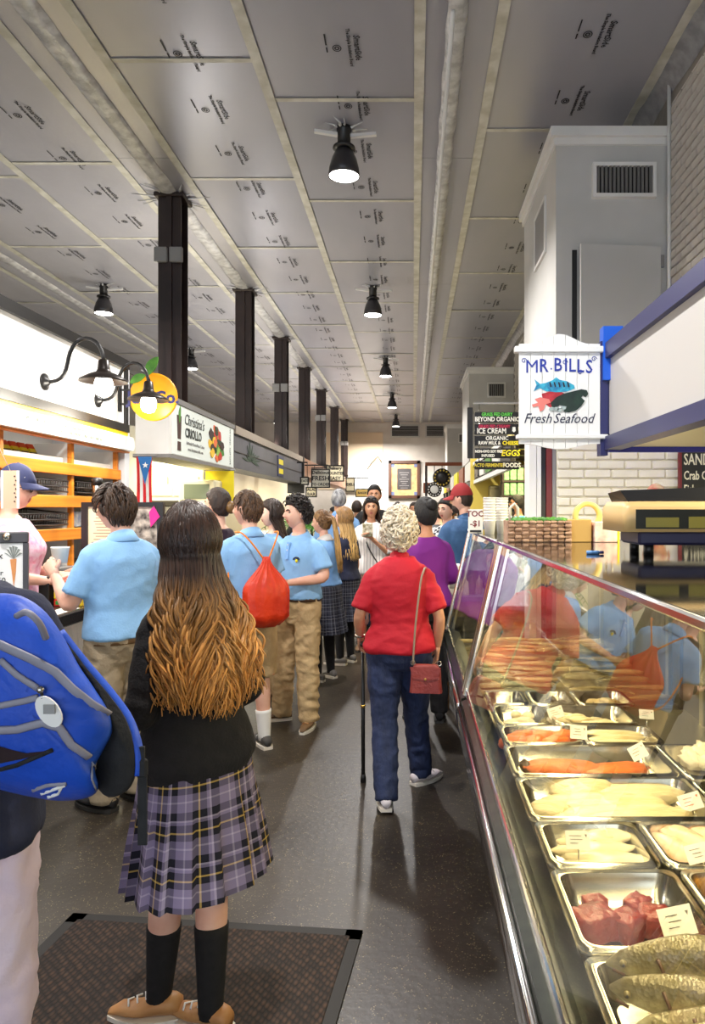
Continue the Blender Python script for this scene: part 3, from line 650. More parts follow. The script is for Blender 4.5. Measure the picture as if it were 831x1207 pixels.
o = thing('looped_cable', 'thin dark cable looping on the beige end wall', 'cable', (0, YF-.12, 0)); MB().tube([(-2.3, 0, 2.9), (-2.0, 0, 3.05), (-1.7, 0, 3.5), (-1.45, 0, 3.75), (-1.3, 0, 3.5)], .02, 5).build('wire', M_black, o)
o = thing('globe_bulb_lamp', 'small glowing bulb under the copper fascia', 'lamp', (-2.5, 18.9, 2.42)); MB().sphere((0, 0, 0), .06, 12, 8).build('bulb', mat('glowing_globe', (255, 248, 232), .4, emit=9), o); MB().tube([(0, 0, .05), (0, 0, .2)], .012, 6).build('socket', M_black, o)
# framed panel on the end wall
fp = thing('framed_panel', 'large dark wood framed panel with gold border on the end wall', 'picture', (0, YF, 0))
x0, x1, z0, z1 = -1.02, .28, 2.02, 3.58
mb = MB(); e = .12
mb.bb(x0, x1, -.12, 0, z1-e, z1).bb(x0, x1, -.12, 0, z0, z0+e).bb(x0, x0+e, -.12, 0, z0, z1).bb(x1-e, x1, -.12, 0, z0, z1); mb.build('frame', mat('walnut_frame', (84, 54, 40), .45), fp)
MB().bb(x0+e, x1-e, -.05, 0, z0+e, z1-e).build('gold_mount', mat('gold_mount', (216, 180, 120), .5, 0, (180, 140, 100), 6), fp); MB().bb(x0+.36, x1-.36, -.06, 0, z0+.36, z1-.33).build('dark_plaque', mat('dark_plaque', (60, 56, 58), .5), fp)
for sx in (x0+.18, x1-.18):
    for sz in (z0+.2, z1-.2): MB().box((sx, -.055, sz), (.12, .02, .14)).build('corner_block', mat('slate_blue', (96, 110, 150), .5), fp)
for k in range(8): MB().box(((x0+x1)/2, -.065, z1-.5-k*.09), (.4-.1*(k % 3), .006, .025)).build('engraved_line', M_grey, fp)
# ------------------------------------------------------------------ right side: seafood stall
def glass_mat(name, tint=(1, 1, 1, 1), boost=.02):
    m = bpy.data.materials.new(name); m.use_nodes = True; nt = m.node_tree; N = nt.nodes; L = nt.links; N.remove(N['Principled BSDF'])
    out = N['Material Output']; t = N.new('ShaderNodeBsdfTransparent'); t.inputs[0].default_value = tint
    g = N.new('ShaderNodeBsdfGlossy'); g.inputs['Roughness'].default_value = .01; g.inputs[0].default_value = (1, 1, 1, 1)
    f = N.new('ShaderNodeFresnel'); f.inputs['IOR'].default_value = 1.62
    a = N.new('ShaderNodeMath'); a.operation = 'ADD'; a.inputs[1].default_value = boost
    mx = N.new('ShaderNodeMixShader'); L.new(f.outputs[0], a.inputs[0]); L.new(a.outputs[0], mx.inputs[0]); L.new(t.outputs[0], mx.inputs[1]); L.new(g.outputs[0], mx.inputs[2]); L.new(mx.outputs[0], out.inputs[0])
    return m
M_glass = glass_mat('case_glass', (.95, .96, .92, 1), .07)
M_hood = mat('black_glass_top', (16, 15, 15), .06, 0, spec=.9)
M_ledge = mat('dark_green_ledge', (44, 50, 38), .3, .2, (30, 34, 26), 20)
M_deckst = mat('case_deck_steel', (176, 168, 140), .32, .9)
GX0, GZ0, GX1, GZ1 = .245, .755, .40, 1.425       # front glass: foot and head
def case(y0, y1, lab, posts):
    root = thing('display_case', lab, 'display case', (0, 0, 0))
    MB().bb(.34, 1.28, y0, y1, 0, .56).build('base', mat('grey_case_panel', (92, 90, 90), .35, .5), root)
    MB().bb(.30, 1.28, y0, y1, .56, .64).build('tub', M_deckst, root)
    MB().bb(.285, 1.26, y0+.02, y1-.02, .64, .655).build('deck', M_deckst, root)
    mb = MB(); mb.add([(.225, y0, .69), (.285, y0, .715), (.33, y0, .70), (.33, y0, .56), (.255, y0, .56), (.225, y0, .60), (.225, y1, .69), (.285, y1, .715), (.33, y1, .70), (.33, y1, .56), (.255, y1, .56), (.225, y1, .60)],
        [(0, 1, 7, 6), (1, 2, 8, 7), (2, 3, 9, 8), (3, 4, 10, 9), (4, 5, 11, 10), (5, 0, 6, 11), (5, 4, 3, 2, 1, 0), (6, 7, 8, 9, 10, 11)]); mb.build('front_ledge', M_ledge, root)
    mb = MB(); mb.box((.215, (y0+y1)/2, .645), (.022, y1-y0, .05), 0, bevel=.008, seg=2); mb.build('bumper', M_chrome, root)
    mb = MB(); mb.box((.232, (y0+y1)/2, .545), (.03, y1-y0, .07), 0, bevel=.008, seg=2); mb.build('lower_rail', M_chrome, root)
    mb = MB(); mb.box((.248, (y0+y1)/2, .735), (.014, y1-y0, .035), 0, bevel=.004); mb.build('glass_channel', M_chrome, root)
    mb = MB(); mb.add([(GX0, y0, GZ0), (GX0, y1, GZ0), (GX1, y1, GZ1), (GX1, y0, GZ1)], [(3, 2, 1, 0)]); mb.build('front_glass', M_glass, root)
    MB().bb(.395, 1.30, y0, y1, 1.425, 1.43+.004, bevel=.001).build('hood', M_hood, root)
    mb = MB(); mb.box((.395, (y0+y1)/2, 1.424), (.014, y1-y0, .018), 0, bevel=.004); mb.build('hood_trim', M_chrome, root)
    MB().bb(1.25, 1.28, y0, y1, .64, 1.42).build('rear_doors', mat('olive_rear_panel', (74, 64, 38), .3, .3), root)
    y = y0+.1
    while y < y1: MB().bb(1.232, 1.25, y, y+.04, .64, 1.42).build('door_stile', M_deckst, root); y += .62
    MB().bb(.50, .62, y0+.03, y1-.03, 1.385, 1.42).build('lamp_housing', M_deckst, root)
    MB().tube([(.56, y0+.06, 1.368), (.56, y1-.06, 1.368)], .014, 10).build('tube_lamp', mat('glowing_tube', (255, 226, 150), .4, emit=6), root)
    light('AREA', 'case_tube_light', (.56, (y0+y1)/2, 1.35), 7*(y1-y0), (1, .85, .50), .04, y1-y0-.1)
    for y in posts:
        mb = MB(); M = Matrix.Translation((GX0, y, GZ0-.04)) @ Matrix.Rotation(math.atan2(GX1-GX0, GZ1-GZ0), 4, 'Y')
        mb.box((-.004, 0, .36), (.03, .045, .72), 0, bevel=.008, M=M); mb.build('post', M_chrome, root)
        mb = MB(); mb.box((.034, 0, .36), (.022, .02, .70), 0, bevel=.004, M=M); mb.build('inner_post', M_chrome, root)
        mb = MB(); mb.add([(GX0, y, GZ0-.09), (1.26, y, GZ0-.09), (1.26, y, 1.42), (GX1, y, 1.42)], [(0, 1, 2, 3)]); mb.build('end_glass', M_glass, root)
    return root
case(.45, 3.30, 'long slanted glass seafood case full of steel pans', [3.285])
c2 = case(3.34, 5.10, 'second slanted glass case behind the woman in red, heaped with pale fish', [3.355, 5.085])
# pans
M_pan = mat('pan_steel', (206, 202, 188), .22, 1, (186, 182, 168), 10)
PZ = .75
def rrect(x0, x1, y0, y1, r, z, n=5):
    pts = []
    for cx, cy, a0 in ((x1-r, y1-r, 0), (x0+r, y1-r, PI/2), (x0+r, y0+r, PI), (x1-r, y0+r, 3*PI/2)):
        for k in range(n): a = a0+PI/2*k/(n-1); pts.append((cx+math.cos(a)*r, cy+math.sin(a)*r, z))
    return pts
def pan(x0, x1, y0, y1, lab, depth=.058, grp=None, z=None):
    z = PZ if z is None else z
    root = thing('steel_pan', lab, 'pan', ((x0+x1)/2, (y0+y1)/2, z-depth), 0, grp)
    a, b = (x1-x0)/2-.003, (y1-y0)/2-.003; g = .016; D = depth
    rings = [rrect(-a, a, -b, b, .025, D-.012), rrect(-a, a, -b, b, .025, D), rrect(-a+g, a-g, -b+g, b-g, .03, D), rrect(-a+g+.004, a-g-.004, -b+g+.004, b-g-.004, .03, D-.012), rrect(-a+g+.014, a-g-.014, -b+g+.014, b-g-.014, .03, .012), rrect(-a+g+.03, a-g-.03, -b+g+.03, b-g-.03, .025, .004)]
    MB().loft(rings[:3], 0, False).build('rim', M_pan, root)
    mb = MB(); mb.loft(rings[2:], 0, False); n = len(rings[0]); mb.add(rings[-1], [tuple(range(n))]); mb.build('well', M_pan, root)
    return root
def blob(name, lab, cat, grp, loc, size, rz, m, seed, amp=.15, fr=2.0, flat=0, bend=0, sq=1.0, tilt=0):
    nu, nv = 18, 12; mb = MB(); rings = []
    for i in range(nv+1):
        a = -PI/2+PI*i/nv; r = []
        for k in range(nu):
            t = 2*PI*k/nu; c = max(math.cos(a), .05)
            d = Vector((c*math.cos(t), c*math.sin(t), math.sin(a)))
            if sq != 1: d = Vector([math.copysign(abs(u)**sq, u) for u in d])
            q = 1+amp*noise.noise(d*fr+Vector((seed*3.1, seed, 0)))+amp*.4*noise.noise(d*fr*3+Vector((seed, 0, seed)))
            p = Vector((d.x*size[0]*q, d.y*size[1]*q, d.z*size[2]*q))
            p.y += bend*(p.x/size[0])**2*size[1]
            r.append(p)
        rings.append(r)
    mb.loft(rings); o = mb.build(name, m); o.location = loc; o.rotation_euler = (0, tilt, rz)
    return tag(o, lab, cat, grp)
M_salmon = mat('orange_salmon', (236, 132, 66), .3, 0, (222, 104, 44), 22, .2, 60, (1, 5, 1))
M_whitef = mat('white_fish_flesh', (240, 228, 190), .28, 0, (222, 202, 152), 14, .6, 34, (.5, 2.5, 1))
M_pinkf = mat('pale_pink_flesh', (236, 206, 170), .28, 0, (226, 184, 150), 14, .2, 50)
M_tuna = mat('dark_red_tuna', (140, 44, 36), .3, 0, (116, 32, 28), 20, .3, 60)
M_scal = mat('cream_scallop', (244, 234, 204), .3, 0, (230, 214, 176), 20)
M_mus = mat('black_mussel_shell', (40, 38, 40), .25, 0, (66, 62, 62), 20)
M_fish = mat('silver_olive_fish_skin', (176, 166, 128), .25, .25, (112, 104, 76), 10, .3, 70, (1, 3, 3))
M_mango = mat('golden_fillet', (246, 178, 44), .35, 0, (236, 150, 30), 12)
bz = PZ-.058+.005
pan(.32, .50, 3.03, 3.26, 'small steel pan of dark morsels at the far end of the case'); pan(.505, .70, 3.03, 3.26, 'small steel pan of black mussels at the far end of the case'); pan(.705, .95, 3.03, 3.26, 'small steel pan of tan oysters at the far end of the case')
for k in range(7): blob('dark_morsel', 'small brown morsel in the far corner pan', 'seafood', 'brown morsels', (.36+.1*random.random(), 3.08+.12*random.random(), bz+.015), (.022, .016, .012), random.random()*3, mat('brown_morsel', (96, 62, 44), .4), k)
for k in range(14): blob('mussel', 'black mussel in the far steel pan', 'mussel', 'black mussels', (.55+.11*random.random(), 3.07+.14*random.random(), bz+.018+.012*(k % 2)), (.032, .016, .012), random.random()*3, M_mus, k, .06)
for k in range(12): blob('oyster', 'tan oyster meat in the far steel pan', 'oyster', 'tan oysters', (.76+.14*random.random(), 3.07+.14*random.random(), bz+.016+.012*(k % 2)), (.035, .018, .014), random.random()*3, mat('tan_oyster', (206, 182, 130), .3, 0, (120, 100, 66), 20), k, .3)
pan(.32, .545, 2.75, 3.02, 'steel pan of round scallops with an orange price card'); pan(.55, .88, 2.75, 3.02, 'steel pan of pale squid beside the scallops')
for k in range(16): blob('scallop', 'cream scallop in the steel pan', 'scallop', 'cream scallops', (.385+.1*random.random(), 2.80+.15*random.random(), bz+.016+.016*(k % 2)), (.025, .025, .016), 0, M_scal, k, .12)
for k in range(10): blob('squid_piece', 'pale squid piece in the steel pan', 'squid', 'pale squid pieces', (.62+.18*random.random(), 2.80+.15*random.random(), bz+.016+.012*(k % 2)), (.05, .02, .014), random.uniform(-.6, .6), M_whitef, k, .2)
pan(.32, .61, 2.52, 2.74, 'steel pan of salmon chunks behind the orange fillets'); pan(.615, .90, 2.52, 2.74, 'steel pan of thin white fillets behind the lumpy crab pan')
for k in range(6): blob('salmon_chunk', 'orange salmon chunk behind the long fillets', 'salmon', 'salmon chunks', (.37+.037*k, 2.60+.06*(k % 2), bz+.028), (.058, .034, .026), .3*(k % 3), M_salmon, k, .2, sq=.8)
for k in range(4): blob('white_fillet', 'thin white fillet lying in the pan behind the crab lumps', 'fillet', 'thin white fillets', (.75, 2.57+.038*k, bz+.018+.006*k), (.115, .026, .014), .1*(k % 3-1), M_whitef, k, .15)
pan(.31, .84, 2.22, 2.51, 'wide steel pan holding two long orange salmon fillets')
blob('salmon_fillet', 'long orange salmon fillet with a dark tail end', 'salmon', None, (.49, 2.34, bz+.03), (.13, .045, .026), -.12, M_salmon, 3, .12, sq=.8)
blob('salmon_tail', 'dark skin on the end of the long salmon fillet', 'salmon', None, (.372, 2.36, bz+.03), (.018, .034, .022), .2, mat('dark_fish_skin', (60, 44, 34), .4), 4, .1)
blob('salmon_fillet', 'shorter orange salmon fillet overlapping the long one', 'salmon', None, (.66, 2.33, bz+.026), (.12, .05, .022), .25, M_salmon, 5, .15, sq=.8)
pan(.845, 1.22, 2.2, 2.52, 'deep steel pan of lumpy white crab meat')
for k in range(12): blob('crab_lump', 'lumpy white piece of crab meat', 'crab meat', 'white crab lumps', (.93+.2*random.random(), 2.28+.16*random.random(), bz+.03+.02*(k % 3)), (.055, .045, .035), random.random()*3, M_scal, k+4, .5, 2.5)
pan(.31, .84, 1.905, 2.21, 'wide steel pan of long pale cod fillets')
for k, (x, y, r, l, zz) in enumerate(((.58, 1.98, .06, .20, .03), (.55, 2.05, -.06, .19, .034), (.66, 2.12, .04, .15, .032), (.50, 2.13, .22, .10, .045), (.39, 2.02, -.4, .055, .03))):
    blob('cod_fillet', 'long pale cod fillet in the wide pan', 'fillet', 'long cod fillets', (x, y, bz+zz), (l, .046, .026), r, M_whitef, k+9, .16, sq=.85)
pan(.845, 1.22, 1.9, 2.19, 'steel pan of whitish roe to the right of the cod')
for k in range(6): blob('roe_piece', 'pale green grey roe piece', 'roe', 'grey roe pieces', (.92+.2*random.random(), 2.0+.1*random.random(), bz+.03), (.06, .05, .03), random.random()*3, mat('grey_roe', (196, 196, 160), .35, 0, (170, 172, 140), 20), k, .3)
pan(.315, .585, 1.655, 1.895, 'steel pan of translucent fillets with a small white card'); pan(.59, .86, 1.655, 1.895, 'steel pan of plump pale pink fillets')
for k in range(4): blob('translucent_fillet', 'translucent grey white fillet', 'fillet', 'translucent fillets', (.45+.02*(k % 2), 1.70+.045*k, bz+.02+.004*k), (.105, .035, .018), .15*(k-1.5), mat('translucent_flesh', (214, 200, 160), .25, 0, (232, 220, 186), 16), k, .22)
for k in range(4): blob('pink_fillet', 'plump pale pink fillet', 'fillet', 'plump pink fillets', (.655+.045*k, 1.77+.02*(k % 2), bz+.03+.01*(k % 2)), (.095, .033, .03), 1.9+.12*k, M_pinkf, k+20, .18)
pan(.865, 1.22, 1.6, 1.89, 'steel pan half hidden at the rear of the case')
pan(.31, .60, 1.335, 1.645, 'steel pan with red tuna chunks at its front', .066); pan(.605, .90, 1.335, 1.645, 'steel pan of golden yellow fillets')
bz2 = PZ-.066+.006
for k, (x, y, a, b_, c, r) in enumerate(((.375, 1.48, .055, .05, .033, .3), (.395, 1.55, .032, .026, .026, 0), (.445, 1.475, .042, .036, .032, .7), (.505, 1.485, .045, .036, .031, -.4), (.485, 1.545, .04, .028, .028, .9))):
    blob('tuna_chunk', 'dark red tuna chunk in the front steel pan', 'tuna', 'red tuna chunks', (x, y, bz2+c*.9), (a*.82, b_*.82, c*.85), r, M_tuna, k+30, .22, 2.6, sq=.4)
for k in range(4): blob('golden_fillet', 'golden yellow fillet beside the tuna pan', 'fillet', 'golden fillets', (.70+.04*(k % 2), 1.39+.06*k, bz2+.03), (.085, .04, .035), .2*k, M_mango, k, .2)
pan(.31, .90, .90, 1.325, 'large tray carrying whole silver fish', .06)
def fish_mat():
    m = bpy.data.materials.new('silver_olive_fish_skin'); m.use_nodes = True; nt = m.node_tree; N = nt.nodes; L = nt.links; b = N['Principled BSDF']; b.inputs['Roughness'].default_value = .28; b.inputs['Metallic'].default_value = .15
    tc = N.new('ShaderNodeTexCoord'); sp = N.new('ShaderNodeSeparateXYZ'); n = N.new('ShaderNodeTexNoise'); n.inputs['Scale'].default_value = 45; L.new(tc.outputs['Object'], n.inputs['Vector']); L.new(tc.outputs['Object'], sp.inputs[0])
    mr = N.new('ShaderNodeMapRange'); mr.inputs[1].default_value = -.035; mr.inputs[2].default_value = .04; L.new(sp.outputs[2], mr.inputs[0])
    ad = N.new('ShaderNodeMath'); ad.operation = 'MULTIPLY_ADD'; ad.inputs[1].default_value = .5; L.new(n.outputs[0], ad.inputs[0]); L.new(mr.outputs[0], ad.inputs[2])
    r = N.new('ShaderNodeValToRGB'); e = r.color_ramp.elements; e[0].position = .35; e[0].color = lin((236, 228, 192)); e[1].position = 1.15 if False else 1.0; e[1].color = lin((112, 102, 70)); q = e.new(.72); q.color = lin((186, 176, 136)); L.new(ad.outputs[0], r.inputs[0]); L.new(r.outputs[0], b.inputs['Base Color'])
    bp = N.new('ShaderNodeBump'); bp.inputs['Strength'].default_value = .3; bp.inputs['Distance'].default_value = .003; v = N.new('ShaderNodeTexVoronoi'); v.inputs['Scale'].default_value = 160; L.new(tc.outputs['Object'], v.inputs['Vector']); L.new(v.outputs['Distance'], bp.inputs['Height']); L.new(bp.outputs[0], b.inputs['Normal'])
    return m
M_fish = fish_mat()
def whole_fish(x, y, z, L, rz, k, lab):
    root = thing('whole_fish', lab, 'fish', (x, y, z), rz, 'whole silver fish'); rings = []
    for i in range(22):
        t = i/21; hgt = L*.088*(min(1, t/.28)**.55 if t < .28 else 1-.62*((t-.28)/.72)**1.5)+.004; wd = hgt*.62
        rings.append([(t*L, wd*math.cos(2*PI*q/16)+.014*math.sin(t*4+k)*L, hgt*math.sin(2*PI*q/16)*(1 if math.sin(2*PI*q/16) > 0 else .85)+.01*math.sin(t*5+k*2)) for q in range(16)])
    MB().loft(rings).build('body', M_fish, root)
    oy = .014*math.sin(.3+k)*L; ex = MB().sphere((L*.055, -L*.035+oy, L*.022), L*.013, 10, 8).build('eye', mat('eye_ring', (130, 118, 80), .2), root); MB().sphere((L*.055, -L*.041+oy, L*.022), L*.008, 8, 6).build('pupil', M_black, ex)
    MB().tube([(L*.02, -L*.03+oy, -L*.004), (L*.06, -L*.045+oy, -L*.012)], .003, 5).build('mouth', mat('dark_gill', (96, 70, 50), .4), root)
    MB().tube([(L*.17, -L*.05+oy, L*.055), (L*.195, -L*.062+oy, .0), (L*.17, -L*.05+oy, -L*.055)], .0035, 5).build('gill', mat('dark_gill', (96, 70, 50), .4), root)
    MB().prism([(L*.95, 0), (L*1.12, L*.09), (L*1.08, 0), (L*1.12, -L*.09)], .006).build('tail_fin', M_fish, root); MB().prism([(L*.3, L*.08), (L*.36, L*.125), (L*.62, L*.06)], .005).build('dorsal_fin', M_fish, root)
    MB().prism([(L*.22, 0), (L*.36, L*.015), (L*.34, -L*.05)], .004, 0, T(0, -L*.055+oy, 0)).build('side_fin', M_fish, root)
for k, (x, y, z, L, r) in enumerate(((.345, 1.275, .768, .50, -.14), (.335, 1.215, .752, .50, -.20), (.36, 1.15, .748, .50, -.08), (.355, 1.09, .752, .50, .0), (.38, 1.03, .742, .50, .04), (.37, .97, .745, .50, -.04))):
    whole_fish(x, y, z, L, r, k, 'whole olive silver fish lying head to the aisle')
# price cards
def card(px, py, Y, lab, wd=.075, ht=.05, rz=.2, red=False, tilt=-.5):
    wd *= .82; ht *= .82
    p = W(px, py, Y); root = thing('price_card', lab, 'price card', tuple(p)); root.rotation_euler = (tilt, rz*.8, 0)
    MB().box((0, 0, 0), (wd, .003, ht), 0).build('card', M_card, root)
    mb = MB()
    for k in range(3): mb.box((-.1*wd+random.uniform(-.004, .004), -.002, ht*(.22-.2*k)), (wd*random.uniform(.3, .5), .001, ht*.03))
    mb.prism([(wd*.3, ht*.3), (wd*.4, ht*.3), (wd*.35, ht*.15)], .001, 0, T(0, -.0015, 0)); mb.build('print', mat('faded_ink', (110, 104, 92), .6) if not red else mat('orange_ink', (226, 96, 30), .6), root)
    MB().tube([(0, .001, -ht/2), (0, .02, -ht/2-.05)], .002, 5).build('pin', M_steel, root)
card(655, 840, 2.86, 'white card with orange print in the scallop pan', .075, .055, -.35, True)
card(762, 842, 2.8, 'white card leaning in the squid pan', .07, .045, .1)
card(682, 863, 2.58, 'square white card in the salmon chunk pan', .075, .06, .1)
card(752, 886, 2.30, 'tilted white card between the salmon and crab pans', .065, .055, -.6)
card(814, 945, 2.0, 'white card with orange print behind the cod fillets', .075, .055, -.35, True)
card(681, 990, 1.74, 'small square white card in the translucent fillet pan', .072, .05, .02)
card(825, 1005, 1.66, 'white card in the plump pink fillet pan', .08, .05, -.3)
card(798, 1086, 1.38, 'white card leaning in the front of the tuna pan', .08, .062, -.25)
# fish laid on the second case's deck
def slim_fish(x, y, z, L, rz, m, k):
    rings = []
    for i in range(11):
        t = i/10; hg = L*.10*math.sin(PI*min(1, .04+.96*t)**.7)**.8*(1-.3*t)+.004
        rings.append([((t-.5)*L, hg*.9*math.cos(2*PI*q/8)+.03*L*math.sin(3*t+k), hg*.55*math.sin(2*PI*q/8)) for q in range(8)])
    mb = MB(); mb.loft(rings); mb.prism([(L*.46, 0), (L*.58, L*.08), (L*.55, 0), (L*.58, -L*.08)], .006, 0, Matrix.Rotation(PI/2, 4, 'X'))
    o = mb.build('slim_fish', m); o.location = (x, y, z); o.rotation_euler = (0, 0, rz)
    return tag(o, 'slim olive fish laid in rows on the deck of the second case', 'fish', 'fish laid in the second case')
M_fa = mat('dull_olive_fish', (134, 122, 84), .3, .1, (178, 164, 120), 12); M_fb_ = mat('buff_fish', (186, 166, 118), .3, 0, (150, 132, 92), 10)
for k in range(44):
    slim_fish(.42+.24*(k % 4)+random.uniform(-.03, .03), 3.44+.145*(k//4)+random.uniform(-.02, .02), .672+.028*random.random(), .25, random.uniform(-.35, .35)+PI*(k % 2), M_fa if k % 3 else M_fb_, k)
# canopy over the seafood counter
ca = thing('shop_canopy', 'white canopy panel with navy frame above the seafood case', 'canopy', (0, 0, 0))
CX, CY = 1.10, 4.03
MB().bb(CX, CX+.05, .6, CY-.02, 1.98, 2.42).build('panel', mat('canopy_grey_white', (204, 200, 196), .5), ca)
mb = MB(); mb.bb(CX-.03, CX+.06, .6, CY, 1.91, 1.985).bb(CX-.03, CX+.06, .6, CY, 2.42, 2.505).bb(CX-.03, CX+.06, CY-.03, CY, 1.985, 2.42); mb.build('frame', M_navy, ca)
MB().bb(CX+.06, XW, .6, CY-.03, 1.93, 1.95).build('soffit', mat('cream_soffit', (232, 224, 186), .5), ca)
MB().bb(CX, XW, CY-.03, CY, 1.90, 1.95).build('rear_edge', mat('ultramarine_edge', (36, 40, 150), .4), ca)
MB().bb(CX-.04, CX+.07, CY-.06, CY+.02, 2.30, 2.60).build('corner_block', M_blue, ca); MB().bb(CX-.05, CX-.01, CY-.04, CY+.04, 1.88, 2.52).build('corner_post', M_navy, ca)
# seafood hanging sign
sg = thing('seafood_sign', 'white planked hanging sign lettered MR. BILLS Fresh Seafood with painted fish', 'sign', (.82, 4.0, 0))
wds = .455; npl = 7
def topz(x): return 2.505+.055*math.cos(min(1, abs(x)/.17)*PI/2)**2
def botz(x): return 1.945-.03*math.cos(min(1, abs(x)/.2)*PI/2)**2
for k in range(npl):
    a = -wds/2+wds*k/npl+.0012; b = -wds/2+wds*(k+1)/npl-.0012; pts = []
    for j in range(5): x = a+(b-a)*j/4; pts.append((x, botz(x)))
    for j in range(4, -1, -1): x = a+(b-a)*j/4; pts.append((x, topz(x)))
    MB().prism(pts, .02, 0, T(0, .01, 0)).build('plank', M_signw, sg)
MB().bb(-wds/2-.025, wds/2+.025, -.028, .02, 2.455, 2.49, bevel=.004).build('upper_rail', M_signw, sg); MB().bb(-wds/2-.015, wds/2+.04, -.028, .02, 1.972, 1.997, bevel=.004).build('lower_rail', M_signw, sg)
for z in (2.47, 1.985): MB().bb(wds/2+.02, wds/2+.06, -.015, .015, z-.015, z+.015).build('bolt', M_black, sg)
M_ltr = mat('cobalt_lettering', (40, 60, 160), .5)
for i, ch in enumerate('MR. BILLS'):
    if ch == ' ': continue
    x = (-.155, -.09, -.047, 0, -.01, .035, .07, .115, .165)[i]; sz = .105 if ch != '.' else .07
    text(ch, sz, sg, M_ltr, T(x, -.0115, 2.385-.05*abs(x)**1.2*2) @ FACE_CAM, sx=.82 if ch != 'M' else .95, bold=.0 if ch == 'M' else .0012)
for x, z in ((-.20, 2.41), (.03, 2.40), (.115, 2.345), (.192, 2.42)):
    pts = [(x+.016*(1-k/14)*math.cos(k*.7), -.012, z+.016*(1-k/14)*math.sin(k*.7)) for k in range(12)]; MB().tube(pts, .0022, 4).build('flourish', M_ltr, sg)
for i, (tt, x) in enumerate((('Fresh', -.125), ('Seafood', .075))): text(tt, .078, sg, mat('navy_script', (24, 28, 60), .5), T(x, -.0115, 2.085) @ FACE_CAM, shear=.35, sx=.9)
def art(pts, m, nm, d, cx=0, cz=0, s=1): MB().prism([(cx+x*s, cz+z*s) for x, z in pts], d, 0, T(0, -.0095, 0)).build(nm, m, sg)
M_fb = mat('paint_turquoise', (60, 180, 210), .5, 0, (30, 120, 170), 40); M_lob = mat('paint_dark_green', (30, 56, 44), .5, 0, (20, 36, 34), 20); M_crab = mat('paint_red', (196, 52, 62), .5, 0, (160, 34, 46), 30); M_shr = mat('paint_coral', (232, 130, 120), .5)
art([(-.15, .06), (-.14, .03), (-.155, -.005), (-.12, .012), (-.09, -.005), (-.03, -.012), (.03, -.008), (.075, .01), (.07, .028), (.03, .05), (-.01, .058), (-.03, .072), (-.05, .056), (-.09, .04), (-.12, .035)], M_fb, 'painted_fish', .004, .01, 2.245)
for k in range(5): art([(-.07+k*.025, .045), (-.062+k*.025, .045), (-.055+k*.025, .02), (-.063+k*.025, .015)], M_ink, 'painted_stripe', .0055, .01, 2.245)
art([(-.1, .03), (-.05, .045), (.0, .045), (.03, .03), (.02, -.01), (-.01, -.04), (-.05, -.05), (-.09, -.02)], M_crab, 'painted_crab', .003, 0, 2.195)
art([(-.04, -.075), (-.05, -.03), (-.02, .0), (.02, .02), (.06, .03), (.12, .045), (.15, .04), (.16, .02), (.145, .0), (.13, .01), (.12, -.0), (.14, -.02), (.12, -.05), (.09, -.075), (.05, -.085), (.02, -.08), (.04, -.05), (.0, -.045)], M_lob, 'painted_lobster', .006, .0, 2.205)
art([(-.14, .01), (-.11, .02), (-.06, .01), (-.05, -.01), (-.08, -.02), (-.09, -.05), (-.11, -.06), (-.12, -.03), (-.15, -.035), (-.155, -.02), (-.12, -.01)], M_shr, 'painted_shrimp', .005, 0, 2.185)
for x, z in ((-.045, -.05), (-.02, -.05), (-.0, -.055), (.02, -.045)): art([(x+.016*math.cos(2*PI*k/8), z+.011*math.sin(2*PI*k/8)) for k in range(8)], mat('paint_shell_grey', (170, 186, 184), .5), 'painted_shell', .008, 0, 2.19)
# brick pier behind the counter and the door jamb beside it
wp = struct(MB().bb(1.06, XW, 5.27, 5.5, 0, 2.6).build('wall_pier', M_jointw))
bricks(wp, M_brickw, 1.06, XW, 1.26, 2.6, lambda o, u, z: setattr(o, 'location', (u, 5.262+random.uniform(-.002, .002), z)), .20, .068)
struct(MB().bb(1.06, XW, 5.25, 5.27, 0, 1.26).build('trim_2', M_cream))
dj = thing('door_jamb', 'white and dark red striped door jamb beside the white brick pier', 'door frame', (0, 5.3, 0))
for x0, x1, m in ((.86, .915, M_signw), (.915, .95, M_signw), (.95, .985, M_black), (.985, 1.03, mat('dark_red_paint', (120, 40, 40), .5)), (1.03, 1.06, M_grey)): MB().bb(x0, x1-.004, -.03+.012*int(m is M_black), .2, 0, 2.3).build('jamb_board', m, dj)
# chalkboard
cbd = thing('chalkboard', 'black chalkboard menu headed SANDWI beside the white brick', 'chalkboard', (2.02, 5.16, 1.35))
MB().box((.1, 0, .42), (.36, .02, .58), 0).build('slate', mat('chalkboard_black', (44, 44, 36), .7), cbd); MB().bb(-.10, -.08, -.015, .015, .12, .72).build('frame_edge', mat('dark_red_paint', (120, 40, 40), .5), cbd)
M_chalk = mat('cream_chalk', (240, 234, 200), .8)
for t, sz, z in (('SANDWICHES', .115, .585), ('Crab Cakes S', .09, .47), ('Fish or Fri', .09, .37), ('& Hddock', .085, .275)): text(t, sz, cbd, M_chalk, T(-.065, -.0115, z) @ FACE_CAM, align='LEFT', sx=.62, bold=.0015)
MB().bb(-.04, .14, -.02, .04, -1.35, .13).build('stand', M_dbrown, cbd)
